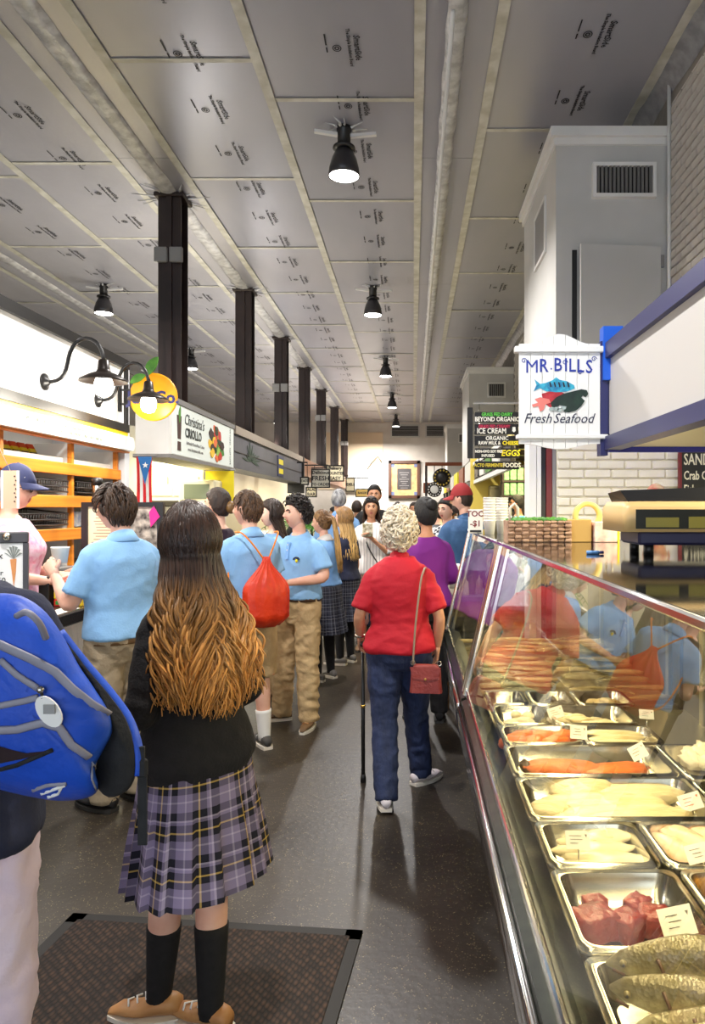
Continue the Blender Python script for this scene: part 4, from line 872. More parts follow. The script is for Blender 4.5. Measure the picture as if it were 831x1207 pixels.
# counter scale on the case top
sc = thing('counter_scale', 'tan counter scale with dark display and black tray on the case top', 'scale', (.87, 2.34, 1.434), -.03)
M_tan = mat('tan_plastic', (222, 184, 122), .4)
mb = MB(); mb.loft([rrect(-.215, .3, -.15, .15, .02, .075), rrect(-.215, .3, -.15, .15, .02, .15), rrect(-.2, .3, -.11, .15, .02, .17)], 0, True, True); mb.build('housing', M_tan, sc)
MB().box((-.03, -.152, .115), (.30, .004, .06), 0).build('display', mat('dark_display', (40, 40, 34), .15), sc)
MB().box((-.1, -.155, .105), (.1, .002, .03), 0).build('lit_digits', mat('olive_lcd', (140, 128, 50), .3), sc); MB().box((.04, -.155, .105), (.12, .002, .035), 0).build('lit_digits', mat('olive_lcd', (140, 128, 50), .3), sc)
MB().add([(-.215, -.1, .205), (.06, -.1, .215), (.06, .1, .2), (-.205, .1, .2), (-.19, -.11, .165), (.08, -.11, .165), (.08, .1, .165), (-.19, .1, .165)], [(0, 1, 2, 3), (4, 7, 6, 5), (0, 4, 5, 1), (1, 5, 6, 2), (2, 6, 7, 3), (3, 7, 4, 0)]).build('tray', M_black, sc)
MB().add([(.09, -.16, .19), (.34, -.16, .18), (.34, .1, .185), (.07, .1, .19), (.11, -.15, .165), (.34, -.15, .155), (.34, .1, .16), (.1, .1, .165)], [(0, 1, 2, 3), (4, 7, 6, 5), (0, 4, 5, 1), (1, 5, 6, 2), (2, 6, 7, 3), (3, 7, 4, 0)]).build('side_tray', mat('slate_tray', (96, 96, 108), .4), sc)
mb = MB(); mb.box((.05, 0, .055), (.42, .22, .045), 0, bevel=.008); mb.build('chassis', mat('navy_plastic', (52, 50, 84), .4), sc)
for x in (-.12, .24):
    for y in (-.08, .08): MB().lathe([(.016, 0), (.016, .035)], 12, M=T(x, y, 0)).build('foot', M_black, sc)
o = thing('blue_marker', 'short blue marker lying on the case top beside the scale', 'marker', (.585, 2.30, 1.434), .1); MB().tube([(-.025, 0, .006), (.015, 0, .006)], .006, 8).build('barrel', mat('sky_blue_plastic', (110, 160, 220), .4), o); MB().tube([(.015, 0, .006), (.03, 0, .006)], .005, 8).build('tip', M_navy, o)
# basket and boxes at the far end of the case top
bk = thing('woven_basket', 'pinkish woven basket of lettuce on the case top', 'basket', (.555, 3.2, 1.434))
M_wick = mat('pink_wicker', (196, 160, 132), .6, 0, (160, 124, 100), 30)
for r in range(6):
    for q in range(9):
        x = -.125+.25*q/8
        MB().box((x, -.075+(.004 if (q+r) % 2 else -.004), .008+r*.016), (.03, .012, .014), 0, bevel=.004).build('weave', M_wick, bk)
mb = MB(); mb.bb(-.135, .135, -.07, .07, 0, .006).bb(-.14, -.13, -.075, .075, 0, .095).bb(.13, .14, -.075, .075, 0, .095).bb(-.135, .135, .068, .076, 0, .095); mb.build('shell', M_wick, bk)
MB().tube([(-.12, 0, .08), (-.12, 0, .15), (-.1, 0, .17), (-.085, 0, .15), (-.085, 0, .08)], .007, 8).build('handle', mat('pale_wicker', (226, 214, 196), .5), bk)
for k in range(12): blob('lettuce_leaf', 'green lettuce piece in the woven basket', 'lettuce', 'lettuce in the basket', (.45+.019*k, 3.2+random.uniform(-.03, .03), 1.528), (.03, .03, .014), k, M_green, k, .5, 3)
o = thing('carton', 'plain tan carton beside the woven basket', 'box', (.735, 3.2, 1.434)); MB().box((0, 0, .05), (.10, .13, .10), 0, bevel=.003).build('box', mat('kraft_card', (196, 158, 90), .6), o)
o = thing('clear_bag', 'clear box of pink wrapped sweets beside the tan carton', 'box', (.845, 3.18, 1.434)); MB().box((0, .0, .045), (.10, .12, .09), 0, bevel=.003).build('pack', mat('pink_wrap', (224, 176, 166), .25, 0, (246, 232, 214), 25), o); MB().box((.055, 0, .048), (.008, .12, .096), 0).build('edge', M_yellow, o)
o = thing('tape_roll', 'yellowish tape roll standing behind the tan carton', 'tape roll', (.80, 3.275, 1.434))
M = T(0, 0, .115) @ Matrix.Rotation(PI/2, 4, 'X'); MB().loft([[(r*math.cos(2*PI*k/28), r*math.sin(2*PI*k/28), z) for k in range(28)] for r, z in ((.045, -.015), (.065, -.018), (.065, .018), (.045, .015), (.045, -.015))], 0, False, M=M).build('ring', mat('yellow_tape', (222, 200, 110), .4), o); MB().box((0, 0, .025), (.10, .04, .05)).build('stand', M_cream, o)
o = thing('wire_stand', 'thin wire loop stand behind the sweets', 'stand', (.90, 3.27, 1.434)); MB().tube([(-.012, 0, 0), (-.014, 0, .14), (0, 0, .175), (.014, 0, .14), (.012, 0, 0)], .005, 6).build('loop', M_steel, o)
# things on the second case
for k in range(2):
    o = thing('cup_stack', ('stack of white paper cups on the second case beside the red lettered card', 'stack of white paper cups on the second case beside the woven basket')[k], 'cups', (.445+.085*k, 4.15+.1*k, 1.434), 0, 'paper cup stacks')
    for q in range(9): MB().lathe([(.028, 0), (.036, .075), (.038, .077), (.038, .082), (.034, .082)], 16, M=T(0, 0, q*.0165)).build('cup', M_card, o)
o = thing('coffee_grinder', 'small dark bottle with steel cap by the cup stacks', 'bottle', (.50, 3.6, 1.434)); MB().lathe([(.028, 0), (.03, .02), (.026, .06), (.012, .085)], 14).build('bottle', mat('dark_glass', (40, 36, 32), .15), o); MB().lathe([(.018, .08), (.018, .105), (.008, .112)], 14).build('cap', M_steel, o)
o = thing('red_letter_card', 'white card with dark red letters on the second case', 'card', (.385, 4.4, 1.434)); MB().box((0, 0, .07), (.09, .004, .15), 0).build('card', M_card, o); MB().box((0, .02, .01), (.07, .06, .012)).build('foot', M_black, o)
text('TOO', .05, o, mat('dark_red_paint', (120, 40, 40), .5), T(0, -.003, .115) @ FACE_CAM, bold=.001); text('-$1', .05, o, mat('dark_red_paint', (120, 40, 40), .5), T(0, -.003, .055) @ FACE_CAM, bold=.001)
# dairy stall beyond
o = thing('dairy_canopy', 'dark and white canopy fascia of the yellow lit dairy stall', 'canopy', (0, 0, 0))
MB().bb(1.1, 1.16, 8.1, 13, 2.04, 2.10).build('white_edge', M_signw, o); MB().bb(1.12, 1.18, 8.2, 13, 2.10, 2.36).build('dark_panel', mat('charcoal_panel', (52, 48, 46), .5), o); MB().bb(1.08, 1.16, 8.2, 13, 2.36, 2.42).build('upper_edge', M_signw, o)
MB().bb(1.18, XW, 7.75, 13, 2.46, 2.5).build('soffit', mat('pale_yellow_soffit', (236, 220, 140), .5), o)
for y in (8.2, 9.4, 10.6, 11.8): MB().bb(1.18, XW, y, y+.12, 2.38, 2.46).build('soffit_beam', M_dbrown, o)
for k in range(4): MB().bb(1.095, 1.12, 9.2+k*.95, 9.9+k*.95, 2.13, 2.34).build('menu_panel', (M_card, M_green, M_card, M_black)[k], o)
struct(MB().bb(1.05, XW, 13, 13.12, 0, 2.5).build('wall_dairy', mat('yellow_wall', (240, 214, 100), .5)))
o = thing('dairy_fridge', 'tall steel fridge door at the back of the dairy stall', 'fridge', (1.57, 12.8, 0)); MB().box((0, 0, 1.0), (.42, .3, 2.0), 0, bevel=.02).build('cabinet', M_deckst, o); MB().box((-.03, -.16, 1.0), (.36, .03, 1.9), 0, bevel=.02).build('door', M_deckst, o); MB().box((-.19, -.19, 1.1), (.03, .03, .5)).build('handle', M_black, o)
o = thing('dairy_shelf', 'dark shelf of green and orange packs in the dairy stall', 'shelf', (1.72, 11.5, 0)); MB().bb(-.3, .4, .1, .14, 0, 2.3).build('back', M_dbrown, o)
for z in (1.80, 2.04): MB().bb(-.3, .4, -.12, .1, z-.03, z).build('board', M_dbrown, o)
for s in (-.29, .37): MB().bb(s, s+.03, -.1, .1, 0, 2.3).build('side', M_dbrown, o)
for k in range(5):
    for q, z in enumerate((1.74, 1.98)):
        if k == 3 and q: pass
        p = thing('dairy_pack', 'green pack on the dairy shelf' if (k < 3 or not q) else 'orange pack on the dairy shelf', 'pack', (1.49+k*.115, 11.45, z+.06), 0, 'green dairy packs' if (k < 3 or not q) else 'orange dairy packs')
        MB().box((0, 0, .1), (.1, .1, .2), 0, bevel=.01).build('pack', mat('mint_pack', (110, 176, 120), .5, 0, (160, 206, 150), 20) if (k < 3 or not q) else mat('orange_pack', (236, 150, 40), .5), p)
o = thing('dairy_counter', 'dairy stall counter crowded with wares', 'counter', (0, 0, 0)); MB().bb(.72, 1.08, 5.9, 12.5, 0, 1.0).build('carcass', M_dbrown, o); MB().bb(.70, 1.12, 5.9, 12.5, 1.0, 1.05).build('countertop', M_counter, o)
random.seed(11)
for k in range(16):
    h_ = random.uniform(.14, .34); m = random.choice([M_card, mat('amber_jar', (150, 96, 40), .3), M_green, M_steel, mat('dark_jar', (60, 46, 40), .3)])
    o = thing('counter_jar', 'assorted jar standing on the dairy counter', 'jar', (.78+random.uniform(0, .26), 6.1+k*.36, 1.05), 0, 'jars on the dairy counter')
    MB().lathe([(.045, 0), (.05, .02), (.05, h_*.75), (.035, h_*.85), (.035, h_*.9)], 14).build('jar', m, o); MB().lathe([(.038, h_*.88), (.038, h_), (.01, h_+.004)], 14).build('lid', M_black if k % 2 else M_card, o)
# hanging black sign stack
ss = thing('hanging_sign_stack', 'stack of five black hanging boards with white, green and yellow lettering', 'sign', (.94, 8.0, 0))
rows = [(2.61, .115, [('GRASS FED DAIRY', .055, .03, mat('ink_green', (90, 190, 70), .6), 0), ('BEYOND ORGANIC', .072, -.025, M_card, 0)]),
        (2.475, .115, [('GRASS FED CREAMY', .05, .03, mat('ink_red', (190, 40, 80), .6), -.03), ('ICE CREAM', .085, -.022, M_card, -.06)]),
        (2.345, .11, [('ORGANIC', .062, .027, M_card, 0), ('RAW MILK &', .056, -.026, M_card, -.085), ('CHEESE', .058, -.026, M_yellow, .15)]),
        (2.205, .11, [('NON-GMO SOY FREE', .042, .02, M_card, -.09), ('INFUSED', .042, -.027, M_card, -.1), ('EGGS', .095, 0, M_yellow, .15)]),
        (2.07, .09, [('LACTO FERMENTED', .052, 0, mat('ink_yellow', (216, 196, 60), .6), -.09), ('FOODS', .068, 0, M_card, .165)])]
for z, h_, ts in rows:
    b = MB().box((0, 0, z), (.50, .02, h_), 0, bevel=.003).build('board', mat('black_board', (16, 15, 20), .45), ss)
    for t, sz, dz, m, dx in ts: text(t, sz, b, m, T(dx, -.0115, z+dz) @ FACE_CAM, sx=.78 if len(t) > 8 else .9, bold=.0015, shear=.2 if t == 'EGGS' else 0)
for s in (-.2, .2): MB().tube([(s, 0, 2.02), (s, 0, 2.76)], .006, 5).build('hanger', M_steel, ss)
MB().bb(-.26, .46, -.015, .015, 2.755, 2.775).build('top_bar', M_grey, ss); MB().bb(-.33, -.27, .0, .03, 2.15, 2.72).build('dark_backing', M_black, ss)
MB().prism([(.17, 2.455), (.19, 2.44), (.21, 2.455), (.205, 2.5), (.175, 2.5)], .003, 0, T(0, -.01, 0)).build('cone_picture', M_signw, ss)
# far right wall: round emblems, brown board, side table
for px, py, r, lab, m1, m2 in ((521, 563, 11, 'dark round emblem with gold ring hung by the far right stalls', mat('gold_ring', (206, 180, 70), .4), M_black), (512, 577, 9, 'black and white round emblem below the gold ringed one', M_black, M_signw)):
    Y = 20.9; p = W(px, py, Y); R = r/F*Y; o = thing('round_emblem', lab, 'sign', tuple(p)); M = Matrix.Rotation(PI/2, 4, 'X')
    MB().lathe([(R*.98, -.02), (R, 0), (R*.98, .03)], 32, M=M).build('rim', M_black if m2 is M_black else m1, o)
    for k in range(14): a = 2*PI*k/14; MB().sphere((math.cos(a)*R*.78, -.035, math.sin(a)*R*.78), (R*.1, .01, R*.1), 8, 6).build('bead', m1 if m2 is M_black else m2, o)
    MB().lathe([(R*.55, .03), (R*.5, .04)], 24, M=M).build('centre', m2, o)
    MB().tube([(0, 0, R), (0, 0, 2.9-p.z)], .012, 5).build('hanger', M_black, o)
o = thing('end_board', 'brown wooden board behind the round emblems', 'sign', (.85, 20.9, 2.0)); MB().box((-.3, .1, .2), (.5, .05, .3), 0).build('plank', mat('red_brown_wood', (140, 74, 40), .5), o); MB().box((.25, .03, .9), (1.5, .14, .1), 0).build('beam', mat('red_brown_wood', (140, 74, 40), .5), o)
MB().box((.2, .1, .35), (.35, .04, .3), 0).build('poster', M_card, o)
for x in (-.5, .9): MB().bb(x, x+.07, .07, .13, -2.0, .9).build('post', M_dbrown, o)
tb = thing('side_table', 'small brown wooden table between the crowd and the second case', 'table', (.42, 5.92, 0))
MB().box((0, 0, .87), (.40, .6, .04), 0, bevel=.005).build('table_top', mat('blue_grey_top', (96, 100, 116), .4), tb); MB().box((0, 0, .79), (.36, .56, .12), 0).build('apron', mat('brown_table', (120, 84, 50), .5), tb)
for x in (-.16, .16):
    for y in (-.26, .26): MB().bb(x-.025, x+.025, y-.025, y+.025, 0, .74).build('leg', mat('brown_table', (120, 84, 50), .5), tb)
o = thing('napkin_dispenser', 'white napkin dispenser on the small brown table', 'dispenser', (.33, 5.82, .89)); MB().box((0, 0, .12), (.12, .14, .24), 0, bevel=.01).build('case', M_card, o); MB().box((0, -.075, .12), (.07, .01, .14)).build('slot', M_grey, o)
for k in range(3): b = thing('condiment_bottle', 'short squeeze bottle on the small brown table', 'bottle', (.42+.06*k, 5.72+.05*k, .89), 0, 'bottles on the small table'); MB().lathe([(.025, 0), (.026, .1), (.01, .12), (.005, .15)], 12).build('bottle', (M_card, M_navy, M_grey)[k], b)
# shelves of goods along the far right side
for k in range(7):
    y = 14+k*2.0; o = thing('goods_stand', 'crowded market goods stand along the far right side', 'stand', (1.0, y, 0), 0, 'far goods stands')
    MB().box((.3, 0, .5), (.9, 1.7, 1.0), 0).build('stand', (M_dbrown, M_cream, M_greyw)[k % 3], o)
    mb = MB()
    for q in range(14): mb.box((random.uniform(-.1, .5), random.uniform(-.75, .75), 1.0+random.uniform(.05, .25)), (random.uniform(.08, .2), .15, random.uniform(.1, .5)), q % 3)
    g = mb.build('goods', [mat('amber_jar', (150, 96, 40), .3), M_card, M_green], o); g['kind'] = 'stuff'
    MB().box((.1, 0, 2.3), (.06, 1.5, .35), 0).build('banner', (M_card, mat('red_brown_wood', (140, 74, 40), .5), M_yellow)[k % 3], o); MB().bb(.08, .14, -.7, -.64, 1.0, 2.2).build('banner_post', M_black, o)
# ------------------------------------------------------------------ people: builder
def remesh(mb, vox, it=3):
    me = mb.mesh('tmp'); o = bpy.data.objects.new('tmp', me); C.objects.link(o)
    r = o.modifiers.new('r', 'REMESH'); r.mode = 'VOXEL'; r.voxel_size = vox
    if it: q = o.modifiers.new('s', 'SMOOTH'); q.iterations = it; q.factor = .5
    e = o.evaluated_get(bpy.context.evaluated_depsgraph_get()); m2 = bpy.data.meshes.new_from_object(e)
    vs = [v.co.copy() for v in m2.vertices]; ns = [v.normal.copy() for v in m2.vertices]; fs = [tuple(p.vertices) for p in m2.polygons]
    bpy.data.objects.remove(o); bpy.data.meshes.remove(me); bpy.data.meshes.remove(m2)
    return vs, ns, fs
def wrinkle(vs, ns, amp, fr, seed):
    out = []
    for v, n in zip(vs, ns):
        k = noise.noise(Vector((v.x*fr[0]+seed, v.y*fr[1], v.z*fr[2]))); k = 1-abs(k)*2.2; k += .45*(1-abs(noise.noise(Vector((v.x*fr[0]*2.1+seed, v.y*fr[1]*2.1, v.z*fr[2]*2.6+seed))))*2.4)
        out.append(v+n*(amp*k))
    return out
TM = [(.79, .09, .08, 0), (.86, .150, .108, -.006), (.93, .170, .120, -.012), (1.0, .163, .112, -.006), (1.08, .152, .103, 0), (1.18, .157, .107, 0), (1.28, .166, .114, .003), (1.35, .168, .112, -.002), (1.40, .148, .098, -.008), (1.44, .105, .078, -.012), (1.49, .060, .058, -.010)]
TF = [(.79, .09, .085, 0), (.86, .155, .112, -.008), (.93, .176, .124, -.014), (1.0, .160, .110, -.008), (1.08, .134, .094, 0), (1.18, .138, .100, .002), (1.28, .150, .120, .014), (1.34, .148, .108, .004), (1.39, .130, .092, -.006), (1.44, .090, .070, -.010), (1.49, .052, .050, -.010)]
def rings_torso(tab, z0, z1, g, wf, lean, n=28, dz=.03):
    out = []; z = z0
    while True:
        zz = min(z, z1)
        for i in range(len(tab)-1):
            if tab[i][0] <= zz <= tab[i+1][0] or i == len(tab)-2:
                t = (zz-tab[i][0])/(tab[i+1][0]-tab[i][0]); t = max(0, min(1, t))
                rx, ry, oy = [tab[i][k]*(1-t)+tab[i+1][k]*t for k in (1, 2, 3)]; break
        rx = rx*wf+g; ry = ry*wf+g; y0 = oy+lean*max(0, zz-.95); e = .86
        out.append([(rx*math.copysign(abs(math.cos(2*PI*k/n))**e, math.cos(2*PI*k/n)), y0+ry*math.copysign(abs(math.sin(2*PI*k/n))**e, math.sin(2*PI*k/n)), zz) for k in range(n)])
        if z >= z1: break
        z += dz
    return out
def dense(pts, rs, sub=4, it=2):
    P = []; R = []
    for i in range(len(pts)-1):
        for k in range(sub): t = k/sub; P.append(Vector(pts[i]).lerp(Vector(pts[i+1]), t)); R.append(rs[i]*(1-t)+rs[i+1]*t)
    P.append(Vector(pts[-1])); R.append(rs[-1])
    for _ in range(it): P = [P[0]]+[(P[i-1]+2*P[i]+P[i+1])/4 for i in range(1, len(P)-1)]+[P[-1]]
    return P, R
SKIN = {}
def skin(k):
    cols = {'fair': ((236, 190, 166), (226, 170, 146)), 'tan': ((214, 160, 128), (200, 142, 110)), 'pale': ((240, 204, 184), (230, 184, 162)), 'olive': ((196, 140, 104), (180, 122, 88))}[k]
    return mat('skin_'+k, cols[0], .5, 0, cols[1], 9, .06, 60)
def head_pt(d):
    x, y, z = d
    p = Vector((x*.074, y*.096, z*.118))
    if z < 0:
        t = -z; p.x *= 1-.30*t**1.6
        if y < 0: p.y *= 1-.30*t
        else: p.y *= 1-.05*t
    if y > 0:
        g = lambda a, b: math.exp(-(a/b)**2)
        bridge = smooth(.22, -.16, z)*smooth(-.30, -.20, z)
        p.y += .026*g(x, .13-.03*z)*bridge
        for s in (-1, 1): p.y -= .011*g(x-s*.40, .17)*g(z-.06, .12); p.y += .004*g(x-s*.45, .2)*g(z+.22, .15)
        p.y += .004*g(x, .5)*g(z-.24, .09)
        p.y += .007*g(x, .24)*g(z+.43, .045)+.007*g(x, .22)*g(z+.55, .05)-.003*g(x, .25)*g(z+.49, .02)
        p.y += .010*g(x, .25)*g(z+.80, .14)
    return p
HC = Vector((0, .014, 1.634)); NP = Vector((0, -.005, 1.50))
def dirs(nu, nv):
    for i in range(nv+1):
        a = -PI/2+PI*i/nv; c = max(math.cos(a), .01)
        yield [Vector((c*math.sin(2*PI*k/nu), -c*math.cos(2*PI*k/nu), math.sin(a))) for k in range(nu)]
def hairline(y):
    T_ = [(-1, -.62), (-.45, -.55), (-.12, -.32), (.10, -.05), (.35, .30), (.65, .52), (1, .60)]
    for i in range(len(T_)-1):
        if y <= T_[i+1][0]: t = (y-T_[i][0])/(T_[i+1][0]-T_[i][0]); return T_[i][1]*(1-t)+T_[i+1][1]*t
    return .6
class Person: pass
def person(label, loc, rz, h, sex='m', lean=0, head=(0, 0), armL=None, armR=None, legL=None, legR=None, toes=(12, -12), tone='fair', wf=1.0, vox=.014, thumbs=None, curl=(.45, .45), group=None, face=True, gaze=0, fingers=True, hd=(None, None)):
    P = Person(); P.sex = sex; P.tab = TM if sex == 'm' else TF; P.wf = wf; P.lean = lean; P.vox = vox; P.seed = random.random()*50
    s = h/1.765
    P.root = thing('person', label, 'person', loc, math.radians(rz), group); P.root.scale = (s, s, s); P.s = s
    sx = .166 if sex == 'm' else .142; sx *= 1+(wf-1)*.6; oy = lean*.45
    P.sh = [Vector((-sx, oy-.006, 1.378)), Vector((sx, oy-.006, 1.378))]
    dA = lambda q: ((q*(sx+.055), -.03+oy*.6, 1.115), (q*(sx+.065), .05+oy*.5, .86))
    P.arm = [tuple(Vector(v) for v in (armL or dA(-1))), tuple(Vector(v) for v in (armR or dA(1)))]
    hx = .086*wf
    P.hip = [Vector((-hx, 0, .90)), Vector((hx, 0, .90))]
    dL = lambda q: ((q*.095*wf, .015, .49), (q*.10*wf, -.01, .085))
    P.leg = [tuple(Vector(v) for v in (legL or dL(-1))), tuple(Vector(v) for v in (legR or dL(1)))]
    P.toes = toes
    mb = MB(); mb.loft(rings_torso(P.tab, .80, 1.47, 0, wf, lean))
    mb.tube([(0, oy-.012, 1.40), (0, oy-.006, 1.50), (0, oy+.004, 1.585)], [.062, .052 if sex == 'm' else .046, .05 if sex == 'm' else .045], 16)
    am = 1.0 if sex == 'm' else .86; am *= 1+(wf-1)*.5
    for i in (0, 1):
        e, wv_ = P.arm[i]; p, r = dense([P.sh[i], P.sh[i].lerp(e, .5), e, e.lerp(wv_, .35), wv_], [.054*am, .047*am, .040*am, .041*am, .026*am]); mb.tube(p, r, 14)
        k, a = P.leg[i]; p, r = dense([P.hip[i], P.hip[i].lerp(k, .5), k, k.lerp(a, .32), a, a-Vector((0, 0, .04))], [.088*wf, .076*wf, .056, .054, .036, .034]); mb.tube(p, r, 16)
    vs, ns, fs = remesh(mb, vox, 3)
    B = MB(); B.add(vs, fs, 0, True)
    hm = Matrix.Translation((0, oy*1.1, 0)) @ Matrix.Translation(NP) @ Matrix.Rotation(math.radians(head[0]), 4, 'Z') @ Matrix.Rotation(math.radians(head[1]), 4, 'X') @ Matrix.Translation(-NP) @ Matrix.Translation(HC)
    P.hm = hm; nu, nv = (44, 40) if vox < .016 else (28, 24)
    rows = list(dirs(nu, nv)); o = len(B.v); rings = [[hm @ head_pt(d) for d in r] for r in rows]
    B.loft(rings, 0, True, True)
    if face:      # lips tint
        base = len(B.f)-(nv*nu+2)
        for i in range(nv):
            for j in range(nu):
                d = (rows[i][j]+rows[i+1][(j+1) % nu])*.5
                if d.y > .6 and abs(d.x) < .25-.6*abs(d.z+.49) and abs(d.z+.49) < .095: B.m[base+i*nu+j] = 1
        for q in (-1, 1):
            sp = head_pt(Vector((q*.40, math.sqrt(1-.16-.0036), .06)))
            B.sphere((sp.x, sp.y-.0075, sp.z), (.0135, .012, .0105), 12, 8, 2, M=hm)
            B.sphere((sp.x+gaze*.004, sp.y+.0015, sp.z), (.0068, .004, .0068), 10, 6, 3, M=hm)
            B.tube([(sp.x-q*.014, sp.y-.002, sp.z-.001), (sp.x-q*.006, sp.y+.004, sp.z+.0085), (sp.x+q*.006, sp.y+.003, sp.z+.0085), (sp.x+q*.015, sp.y-.006, sp.z+.0)], .0022, 5, 4, M=hm)
            br = [head_pt(Vector((q*u, math.sqrt(max(0, 1-u*u-zz*zz)), zz)))+Vector((0, .003, 0)) for u, zz in ((.18, .20), (.36, .26), (.55, .22))]
            B.tube(br, [.0045, .0055, .0025], 6, 4, M=hm)
    for q in (-1, 1):
        B.sphere((q*.076, -.004, -.004), (.010, .021, .033), 10, 8, 0, M=hm, rot=(.15, 0, q*-.35)); B.sphere((q*.083, .0, -.002), (.006, .012, .020), 8, 6, 0, M=hm, rot=(.15, 0, q*-.35))
    for i in (0, 1):
        e, wr_ = P.arm[i]; d = (Vector(hd[i]) if hd[i] else (wr_-e)).normalized(); th = Vector((thumbs[i] if thumbs else (0, 1, .3)))
        wv_ = (th-d*th.dot(d)); wv_ = wv_.normalized() if wv_.length > .05 else d.orthogonal().normalized(); n = d.cross(wv_)*(1 if i == 0 else -1)
        hs = 1.0 if sex == 'm' else .9
        rr = []
        for t, a, b in ((-.01, .027, .021), (.02, .031, .020), (.055, .040, .016), (.088, .040, .013), (.096, .034, .009)):
            c = wr_+d*t*hs; rr.append([c+(wv_*math.cos(2*PI*k/12)*a+n*math.sin(2*PI*k/12)*b)*hs for k in range(12)])
        B.loft(rr, 0)
        P.palm = getattr(P, 'palm', []); P.palm.append(wr_+d*.06+n*.02)
        if fingers:
            for f, L in enumerate((.072, .080, .075, .058)):
                p = wr_+(d*.088+wv_*(.03-.0205*f))*hs; dd = d.copy(); pts = [p-d*.012*hs]
                for sgm in range(3):
                    pts.append(p.copy()); ang = curl[i]*(.8+.12*f); dd = (dd*math.cos(ang)+n*math.sin(ang)).normalized(); nn = n
                    n_ = (n*math.cos(ang)-d*math.sin(ang)); p = p+dd*(L*(.46, .31, .23)[sgm])*hs
                    dd = dd.normalized()
                pts.append(p); B.tube(pts, [.0095*hs, .0095*hs, .0088*hs, .0078*hs, .005*hs], 8)
            t0 = wr_+(d*.025+wv_*.024)*hs; t1 = t0+(d*.032+wv_*.022+n*.012)*hs; t2 = t1+(d*.032+wv_*.006+n*.014)*hs; t3 = t2+(d*.024+n*.012)*hs
            B.tube([t0, t1, t2, t3], [.014*hs, .0115*hs, .0098*hs, .006*hs], 8)
    P.body = B.build('body', [skin(tone), mat('lips', (190, 110, 100), .45), mat('eye_white', (236, 232, 226), .25), mat('eye_dark', (48, 34, 26), .2), mat('brow_brown', (70, 50, 38), .7)], P.root)
    return P
def shirt(P, m, z0=.98, sleeve=.55, g=.016, name='shirt', amp=.006, fr=(7, 7, 5), loose=.012, top=1.455):
    mb = MB(); R = rings_torso(P.tab, z0, top, g, P.wf, P.lean); n = len(R)
    for i, r in enumerate(R):
        k = loose*smooth(0, .35, 1-i/n)*1.0
        cx = sum(p[0] for p in r)/len(r); cy = sum(p[1] for p in r)/len(r)
        R[i] = [(cx+(p[0]-cx)*(1+k*6), cy+(p[1]-cy)*(1+k*7), p[2]) for p in r]
    mb.loft(R); am = (1.0 if P.sex == 'm' else .86)*(1+(P.wf-1)*.5)
    for i in (0, 1):
        e, w_ = P.arm[i]; s = P.sh[i]; inner = s+Vector(((.07 if i == 0 else -.07), 0, .015))
        if sleeve <= 1.0: pts = [inner, s, s.lerp(e, sleeve*.55), s.lerp(e, sleeve)]; rr = [.060*am, (.046+g*.7)*am, (.050+g*.9)*am, (.052+g+.003)*am]
        else: pts = [inner, s, s.lerp(e, .5), e, e.lerp(w_, .5), e.lerp(w_, sleeve-1)]; rr = [.060*am, (.048+g*.7)*am, (.046+g*.8)*am, (.042+g*.9)*am, (.036+g*.8)*am, (.030+g*.7)*am]
        p, r = dense(pts, rr); mb.tube(p, r, 16)
    vs, ns, fs = remesh(mb, P.vox, 3); vs = wrinkle(vs, ns, amp, fr, P.seed)
    return MB().add(vs, fs, 0, True).build(name, m, P.root)
def collar(P, m, name='collar', rx=.066, h=1.0, k=1.0):
    prof = [(.0, 1.43), (-.002, 1.485), (.006, 1.492), (.046*k, 1.432), (.042*k, 1.426), (.008, 1.475)]
    oy = P.lean*.48; f = rx/.066
    rings = []
    for dr, z in prof+[prof[0]]:
        rings.append([((.058+dr)*f*math.cos(2*PI*q/28), oy-.006+(.060+dr)*f*math.sin(2*PI*q/28), z-.026*math.sin(2*PI*q/28)*1.0) for q in range(28)])
    return MB().loft(rings, 0, False).build(name, m, P.root)
def pants(P, m, zhem=.075, g=.014, name='trousers', amp=.007, fr=(10, 10, 9), wide=1.0, ztop=1.01):
    mb = MB(); mb.loft(rings_torso(P.tab, .80, ztop, g, P.wf, 0))
    for i in (0, 1):
        k, a = P.leg[i]; h_ = P.hip[i]
        if zhem > .42: t = (h_.z-zhem)/(h_.z-k.z); e = h_.lerp(k, min(t, 1)); pts = [h_+Vector((0, 0, .03)), h_.lerp(e, .5), e]; rr = [.092*P.wf+g, (.086*P.wf+g)*wide, (.080*P.wf+g)*wide]
        else: t = (k.z-zhem)/(k.z-a.z); e = k.lerp(a, t); pts = [h_+Vector((0, 0, .03)), h_.lerp(k, .5), k, k.lerp(e, .5), e]; rr = [.09*P.wf+g, .078*P.wf+g, (.060+g)*wide, (.058+g)*wide, (.050+g)*wide]
        p, r = dense(pts, rr); mb.tube(p, r, 18)
    vs, ns, fs = remesh(mb, P.vox, 2); vs = wrinkle(vs, ns, amp, fr, P.seed+7)
    return MB().add(vs, fs, 0, True).build(name, m, P.root)
def belt(P, m, z=.995, g=.022):
    r = rings_torso(P.tab, z, z, g, P.wf, 0)[0]; ri = rings_torso(P.tab, z, z, g-.01, P.wf, 0)[0]
    R = [[(p[0], p[1], z+dz) for p in q] for q, dz in ((ri, -.018), (r, -.016), (r, .016), (ri, .018), (ri, -.018))]
    return MB().loft(R, 0, False).build('belt', m, P.root)
